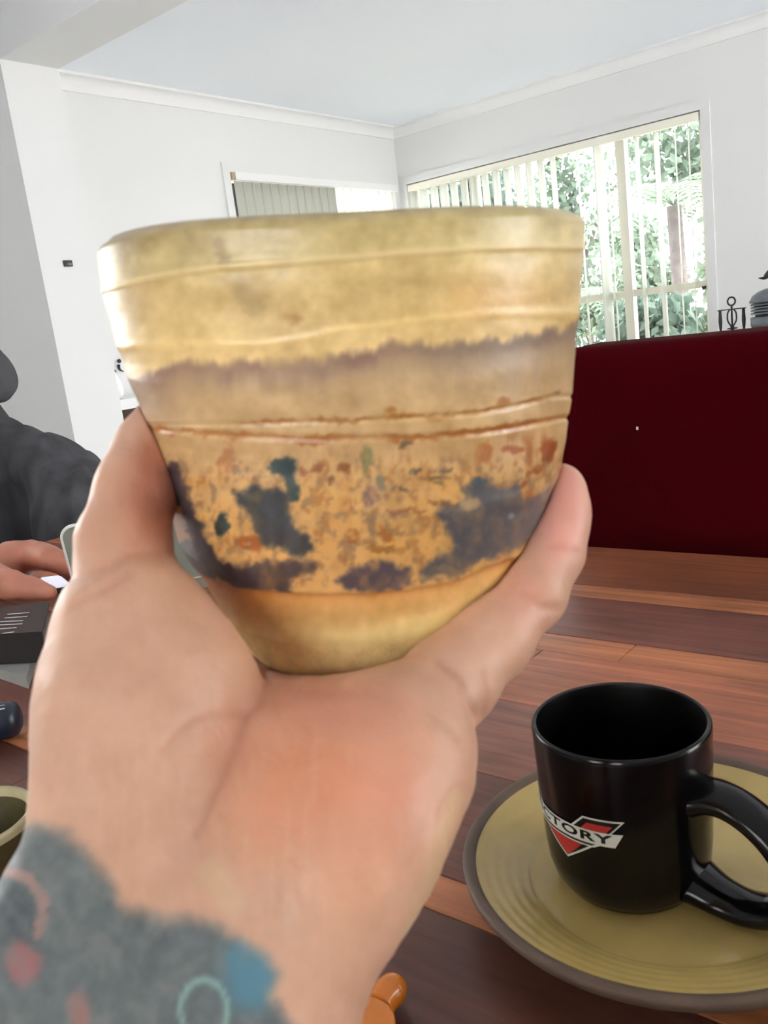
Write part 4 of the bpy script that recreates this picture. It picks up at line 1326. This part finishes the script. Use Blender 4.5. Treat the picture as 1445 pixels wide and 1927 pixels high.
    low = sstep(840, 880, py) * sstep(1112, 1090, py)
    mixin(sstep(0.12, 0.42, fbm2(px / 13 + 4, py / 17, 4)) * low, (116, 92, 70), 0.55)
    mixin(sstep(0.15, 0.45, fbm2(px / 11 + 24, py / 15 + 9, 4)) * low, (150, 96, 46), 0.55)
    mixin(sstep(0.15, 0.45, fbm2(px / 15 + 64, py / 19 + 29, 4)) * low, (212, 168, 104), 0.5)
    # slate and teal brush marks
    mot = (n2 * 16 + streak * 14)[..., None]
    slate = np.array((46, 52, 57)) + mot; plum = np.array((54, 47, 52)) + mot; teal = np.array((36, 54, 56)) + mot
    bl = lambda pts, soft=8: sstep(soft, -soft, poly_sd(wx, wy, pts)) * (0.86 + 0.5 * np.clip(n2 + 0.12, -0.6, 0.3))
    mixin(sstep(20, 9, seg_dist(wx, wy, [(328, 888), (350, 950), (372, 1015), (405, 1066), (470, 1095)])), plum, 0.92)
    mixin(sstep(18, 6, seg_dist(wx, wy, [(352, 1035), (392, 1080)])), (58, 48, 48), 0.85)
    mixin(sstep(1.2, 0.75, np.hypot((wx - 418) / 13, (wy - 990) / 24)), teal, 0.9)
    mixin(bl([(432, 932), (480, 912), (525, 922), (545, 930), (548, 985), (588, 1012), (592, 1040), (560, 1050), (530, 1026), (498, 1032), (478, 990)]), slate, 0.95)
    mixin(sstep(1.15, 0.8, np.hypot((wx - 536) / 28, (wy - 880) / 19)), teal, 0.92)
    mixin(sstep(15, 8, seg_dist(wx, wy, [(545, 885), (552, 935)])), teal, 0.9)
    mixin(bl([(425, 1062), (500, 1056), (598, 1054), (590, 1076), (548, 1088), (552, 1114), (470, 1112), (420, 1088)]), plum, 0.92)
    mixin(bl([(632, 1092), (668, 1072), (720, 1058), (765, 1066), (772, 1090), (740, 1112), (660, 1112)]), (64, 58, 70), 0.93)
    mixin(bl([(815, 962), (840, 955), (866, 942), (872, 912), (905, 898), (925, 908), (950, 925), (975, 905), (990, 945), (1040, 905), (1046, 940), (1020, 1000), (985, 1030), (905, 1052), (862, 1080), (800, 1094), (788, 1082), (812, 1048), (856, 1030), (838, 1000)]), (72, 74, 80), 0.93)
    mixin(sstep(1.2, 0.7, np.hypot((wx - 885) / 22, (wy - 945) / 16)), (176, 146, 100), 0.75)
    mixin(sstep(1.2, 0.7, np.hypot((wx - 900) / 24, (wy - 905) / 10)), (60, 78, 84), 0.7)
    mixin(sstep(1.2, 0.7, np.hypot((wx - 840) / 26, (wy - 1072) / 10)), (140, 118, 84), 0.6)
    mixin(sstep(8, 3, np.hypot(px - 961, py - 971)), (150, 168, 180), 0.55)
    # bare clay foot below the glaze line
    gl_y = np.interp(px, [340, 385, 450, 560, 700, 850, 915, 971, 1000, 1040], [1050, 1086, 1108, 1117, 1117, 1097, 1066, 1050, 1032, 1000]) + 3 * fbm2(px / 40, px * 0 + 1, 3)
    d = py - gl_y
    foot = np.empty_like(c)
    for k in range(3):
        foot[..., k] = np.interp(d, [0, 14, 50, 80, 140], [(176, 118, 60)[k], (202, 152, 86)[k], (206, 168, 104)[k], (222, 200, 134)[k], (222, 202, 140)[k]])
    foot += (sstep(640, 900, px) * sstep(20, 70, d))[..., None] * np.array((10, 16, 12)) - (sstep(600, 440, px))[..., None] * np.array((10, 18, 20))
    foot += (n2 * 14 + n1 * 8)[..., None]
    mk = sstep(-2, 3, d)[..., None]
    c = c * (1 - mk) + foot * mk
    relief = 0.0003 * gl - 0.0004 * sstep(7, 0, np.abs(py - l1)) - 0.0005 * sstep(9, 0, np.abs(py - l2)) + 0.0002 * sstep(14, 0, np.abs(py - g2)) + 0.0006 * sstep(4, -4, d) - 0.0004 + 0.00015 * n1
    return np.clip(c, 8, 245), relief


NT, NHH = 720, 300
hs_ = np.linspace(0.0, PH, NHH)
ph_ = np.linspace(0, 2 * math.pi, NT, endpoint=False)
HG, PG = np.meshgrid(hs_, ph_, indexing='ij')
front = np.where(np.sin(PG) > 0, -PG, PG)                           # the hidden half repeats the decoration mirrored
PP = pot_point(HG, front)
gx, gy_, _ = project(PP.reshape(-1, 3))
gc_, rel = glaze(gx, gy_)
fadeb = 1.0
ext = rel.reshape(HG.shape) + 0.0007 * np.sin(HG * 2 * math.pi / 0.0105) * sstep(0.0, 0.02, HG) * 0.12
# soften lip and foot edges
lip = -0.0022 * np.clip(1 - HG / 0.0022, 0, 1) ** 2
ftr = -0.0030 * np.clip(1 - (PH - HG) / 0.0045, 0, 1) ** 2
PO = pot_point(HG, PG, ext + lip + ftr)
wob = -0.0016 * np.clip(np.cos(PG - math.pi * 1.10), 0, 1) ** 3 + 0.0007 * np.sin(2 * PG + 0.6) + 0.0005 * np.sin(5 * PG)
PO = PO + PA * (wob * np.clip(1 - HG / 0.03, 0, 1))[..., None]
NF = int(NHH * 0.86)
POT = thing('ceramic_pot', 'hand thrown tan stoneware pot with slate blue brush marks held up on the palm', 'pot', PC - PA * PH)


def grid_faces(nr, nc):
    i = np.arange(nr - 1)[:, None]; k = np.arange(nc)[None, :]
    k2 = (k + 1) % nc
    return np.stack([i * nc + k, (i + 1) * nc + k, (i + 1) * nc + k2, i * nc + k2], -1).reshape(-1, 4)


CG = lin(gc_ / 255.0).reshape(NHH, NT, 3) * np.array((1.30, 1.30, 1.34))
M_POT = mat('pot_glaze', (1, 1, 1), 0.36, 0.7, bump=0.06, bscale=350, vary=0.05, vscale=90, attr='Col')
M_FOOT = mat('bare_clay', (1, 1, 1), 0.6, 0.35, bump=0.3, bscale=500, vary=0.10, vscale=160, attr='Col')
# outer wall plus rounded lip and inside
inner_h = np.concatenate([np.linspace(0.0015, PH - 0.012, 50)])
IH, IP = np.meshgrid(inner_h, ph_, indexing='ij')
PI_ = pot_point(IH, IP, np.full(IH.shape, -0.0055) + 0.0012 * np.clip(1 - IH / 0.004, 0, 1))
lipm = (PO[0] + PI_[0]) / 2 + PA * 0.0012
fl = (PI_[-1].mean(0))[None].repeat(NT, 0)
stack = np.concatenate([fl[None], PI_[::-1], lipm[None], PO[:NF]], 0)
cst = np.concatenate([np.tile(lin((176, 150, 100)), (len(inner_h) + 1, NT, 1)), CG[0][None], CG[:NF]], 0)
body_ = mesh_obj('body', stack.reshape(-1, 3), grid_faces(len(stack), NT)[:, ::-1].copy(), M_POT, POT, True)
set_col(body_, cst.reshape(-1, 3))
bot = np.stack([PO[-1] * (1 - t) + (PO[-1].mean(0) + PA * (0.0018 if t > 0.2 else 0.0)) * t for t in (0.18, 0.22, 0.999)])
fstack = np.concatenate([PO[NF - 1:], bot], 0)
fc_ = np.concatenate([CG[NF - 1:], np.tile(lin((206, 182, 118)), (3, NT, 1))], 0)
foot_ = mesh_obj('foot', fstack.reshape(-1, 3), grid_faces(len(fstack), NT)[:, ::-1].copy(), M_FOOT, POT, True)
set_col(foot_, fc_.reshape(-1, 3))
foot_['label'] = 'bare clay foot of the pot'

# ------------------------------------------------------------------ the hand that holds it
def K(px, py, z, rp=None):
    return np.array(((px - W / 2) / F * z, (py - H / 2) / F * z, z))


def room_to_cam(P):
    q = np.asarray(P, float) - EYE
    return np.stack([q @ RT, -(q @ UP), q @ FW], -1)


HB = Body()


def chain(pts, k=0.006):
    """pts: (px, py, depth, radius in pixels)"""
    HB.limb([K(a, b, z) for a, b, z, r in pts], [r * z / F for a, b, z, r in pts], k)


pc = room_to_cam(PC - PA * PH)                                      # pot base centre, camera frame
axc = room_to_cam(EYE + PA); rtc = room_to_cam(EYE + PE1); awc = room_to_cam(EYE + PE2)
# wrist and forearm (camera frame metres)
el = np.array((-0.135, 0.245, 0.060))
HB.limb([K(215, 1660, 0.166), K(95, 1900, 0.158), el + (-0.012, 0, 0)], [0.0160, 0.0185, 0.036], 0.014)
HB.limb([K(400, 1640, 0.176), K(290, 1880, 0.170), el + (0.0, 0, 0.02)], [0.0170, 0.0190, 0.036], 0.014)
HB.limb([K(632, 1640, 0.172), K(500, 1860, 0.166), K(395, 2060, 0.158), el + (0.02, -0.02, 0.0)], [0.0150, 0.0155, 0.0180, 0.036], 0.014)
# thenar
chain([(205, 1600, 0.168, 132), (240, 1440, 0.178, 150), (272, 1294, 0.192, 180), (258, 1195, 0.196, 140)], 0.010)
chain([(310, 1500, 0.180, 130), (300, 1345, 0.192, 162)], 0.010)
# thumb
chain([(240, 1160, 0.197, 118), (232, 1030, 0.204, 82), (258, 920, 0.212, 71), (285, 840, 0.220, 60), (300, 800, 0.224, 50)], 0.005)
# hypothenar
chain([(625, 1640, 0.170, 138), (678, 1540, 0.176, 146), (742, 1420, 0.186, 136), (752, 1398, 0.188, 124)], 0.010)
# palm
chain([(420, 1610, 0.182, 140), (520, 1480, 0.194, 138), (600, 1410, 0.203, 104)], 0.012)
chain([(560, 1560, 0.184, 140), (640, 1450, 0.194, 122), (690, 1395, 0.200, 92)], 0.012)
MCP = {'index': (-0.030, 0.016), 'middle': (-0.008, 0.026), 'ring': (0.014, 0.024)}
for nm, (a, b) in MCP.items():
    m_ = pc + rtc * a + awc * b - axc * 0.0150
    st = K(430 if nm == 'index' else 540 if nm == 'middle' else 640, 1470, 0.196)
    HB.limb([st, m_], [0.0140, 0.0120], 0.012)
# fingers behind the pot
for nm, phi, r0, tip_h in (('index', 118, 0.0088, 0.030), ('middle', 92, 0.0092, 0.020), ('ring', 66, 0.0088, 0.028)):
    a, b = MCP[nm]
    m_ = pc + rtc * a + awc * b - axc * 0.0150
    f_ = math.radians(phi)
    path = []
    for h, gap in ((PH + 0.002, 0.004), (0.088, 0.0015), (0.055, 0.001), (tip_h, 0.001)):
        hh_ = np.array(min(h, PH))
        q = pot_point(hh_, f_, r0 + gap)
        if h > PH: q = q - PA * (h - PH)
        path.append(room_to_cam(q))
    HB.limb([m_] + path, [0.0120, 0.0105, r0 + 0.0008, r0, r0 - 0.0014], 0.004)
# little finger up the right-hand side
chain([(764, 1356, 0.194, 104), (846, 1284, 0.205, 82), (922, 1200, 0.214, 73), (992, 1112, 0.222, 68), (1031, 1035, 0.228, 63), (1045, 965, 0.231, 57), (1049, 922, 0.232, 51)], 0.005)


def carve(P):
    return 0.0002 - pot_sdf(cam_to_room(P))


def pix(P):
    return P[..., 0] / P[..., 2] * F + W / 2, P[..., 1] / P[..., 2] * F + H / 2


CREASE = [([(500, 1262), (492, 1318), (462, 1352), (442, 1420), (405, 1500), (372, 1570)], 0.0011, 9), ([(462, 1345), (400, 1338), (345, 1362), (305, 1410)], 0.0007, 9),
          ([(822, 1250), (862, 1285), (890, 1345)], 0.0013, 8), ([(905, 1268), (914, 1310), (905, 1345)], 0.0011, 7),
          ([(985, 1120), (1016, 1142), (1045, 1146)], 0.0010, 9), ([(1040, 1028), (1066, 1036), (1085, 1040)], 0.0010, 7),
          ([(108, 1095), (190, 1075), (245, 1046), (318, 1040)], 0.0010, 10), ([(140, 1140), (200, 1110), (250, 1080)], 0.0007, 9),
          ([(700, 1450), (690, 1530), (676, 1600)], 0.0005, 9), ([(560, 1610), (566, 1680)], 0.0004, 8), ([(640, 1640), (700, 1700), (712, 1760)], 0.0005, 9),
          ([(800, 1560), (770, 1640), (790, 1700)], 0.0005, 9), ([(845, 1500), (815, 1590), (850, 1660)], 0.0004, 8), ([(300, 1540), (318, 1600)], 0.0004, 8)]


def skin_relief(P, d):
    px, py = pix(P)
    for pts, dep, w in CREASE:
        d = d + 0.55 * dep * np.exp(-(seg_dist(px, py, pts) / w) ** 2)
    # soft tendons and pads
    d = d - 0.0006 * np.exp(-(seg_dist(px, py, [(520, 1580), (470, 1760)]) / 26) ** 2) - 0.0006 * np.exp(-(seg_dist(px, py, [(830, 1560), (740, 1790)]) / 22) ** 2)
    d = d + 0.00045 * fbm2(px / 55, py / 70, 3) + 0.00016 * fbm2(px / 20, py / 64, 3)
    return d


V, Q = HB.mesh(0.0008, carve=carve, post=skin_relief)
px, py = pix(V)
n1 = fbm2(px / 90, py / 90, 4); n2 = fbm2(px / 22, py / 30, 4)
SK = np.tile(np.array((208., 163., 136.)), (len(V), 1))


def tint(mask, colr):
    global SK
    mk = np.clip(mask, 0, 1)[:, None]
    SK = SK * (1 - mk) + np.array(colr, float) * mk


el_ = lambda x_, y_, rx, ry: np.hypot((px - x_) / rx, (py - y_) / ry)
SK += (n1 * 8)[:, None] + (n2 * 4)[:, None]
tint(sstep(1.25, 0.05, el_(600, 1480, 270, 210)) * (0.85 + 0.25 * n1), (222, 148, 112))
tint(sstep(0.1, 0.5, fbm2(px / 16, py / 120, 3)) * sstep(1300, 1450, py) * 0.25, (226, 178, 146))
tint(sstep(1.1, 0.2, el_(620, 1330, 200, 80)) * 0.6, (206, 140, 118))
tint(sstep(1.5, 0.0, el_(740, 1480, 90, 140)) * 0.4, (226, 152, 130))
tint(sstep(1.2, 0.2, el_(660, 1640, 110, 160)) * 0.5, (220, 160, 130))
tint(sstep(1.2, 0.3, el_(290, 930, 70, 130)) * 0.75, (190, 112, 92))
tint(sstep(1.2, 0.2, el_(215, 980, 120, 160)) * 0.45, (206, 148, 120))
tint(sstep(1.2, 0.3, el_(1050, 960, 70, 130)) * 0.75, (236, 160, 146))
tint(sstep(1.4, 0.1, el_(990, 1120, 60, 80)) * 0.4, (222, 144, 124))
tint(sstep(1.2, 0.3, el_(440, 1400, 60, 60)) * 0.35, (222, 156, 128))
tint(sstep(26, 4, seg_dist(px, py, [(860, 1500), (820, 1620), (770, 1760)])) * 0.5, (222, 192, 148))
tint(sstep(40, 10, seg_dist(px, py, [(400, 1640), (440, 1700)])) * 0.4, (214, 184, 146))
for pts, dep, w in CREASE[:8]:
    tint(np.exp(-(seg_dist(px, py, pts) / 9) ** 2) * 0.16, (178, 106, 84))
# tattoo
wx = px + 16 * fbm2(px / 40, py / 40, 4); wy = py + 16 * fbm2(px / 40 + 30, py / 40, 4)
tp = [(-900, 1480), (30, 1565), (75, 1553), (120, 1570), (170, 1608), (205, 1655), (225, 1702), (300, 1722), (390, 1738), (450, 1762), (505, 1800), (525, 1835), (512, 1880), (560, 1935), (600, 2600), (-900, 3200)]
tk = sstep(22, -26, poly_sd(wx, wy, tp))
tc_ = np.tile(np.array((98., 108., 110.)), (len(V), 1)) + (n2 * 16)[:, None] + (n1 * 8)[:, None]


def tt(mask, colr):
    global tc_
    mk = np.clip(mask, 0, 1)[:, None]
    tc_ = tc_ * (1 - mk) + np.array(colr, float) * mk


tt(sstep(1.2, 0.4, np.hypot((wx - 475) / 70, (wy - 1830) / 90)), (82, 130, 150))
tt(sstep(1.2, 0.5, np.hypot((wx - 30) / 60, (wy - 1720) / 70)) * 0.6, (66, 78, 84))
tt(sstep(14, 5, seg_dist(wx, wy, [(18, 1640), (55, 1655), (78, 1695), (76, 1760)])) * 0.85, (170, 132, 124))
tt(sstep(1.2, 0.5, np.hypot((wx - 42) / 36, (wy - 1815) / 42)) * 0.85, (166, 104, 104))
tt(sstep(1.2, 0.5, np.hypot((wx - 152) / 26, (wy - 1905) / 44)) * 0.85, (160, 112, 106))
rg = np.hypot((px - 384) / 44, (py - 1902) / 58)
tt(sstep(-0.1, 0.4, n2) * 0.35, (120, 124, 120))
tt(sstep(0.22, 0.02, np.abs(rg - 1)) * 0.85, (136, 176, 168))
SK = SK * (1 - tk[:, None] * 0.93) + tc_ * tk[:, None] * 0.93
M_SKIN = mat('skin', (1, 1, 1), 0.45, 0.4, bump=0.12, bscale=420, vary=0.05, vscale=70, attr='Col', sss=0.12)
VR = cam_to_room(V)
hold = mesh_obj('person', VR, Q, M_SKIN, None, True, loc=VR.mean(0))
tag(hold, 'bare left hand and tattooed forearm of a person holding up the pot', 'person')
set_col(hold, lin(np.clip(SK, 5, 250) / 255.0))
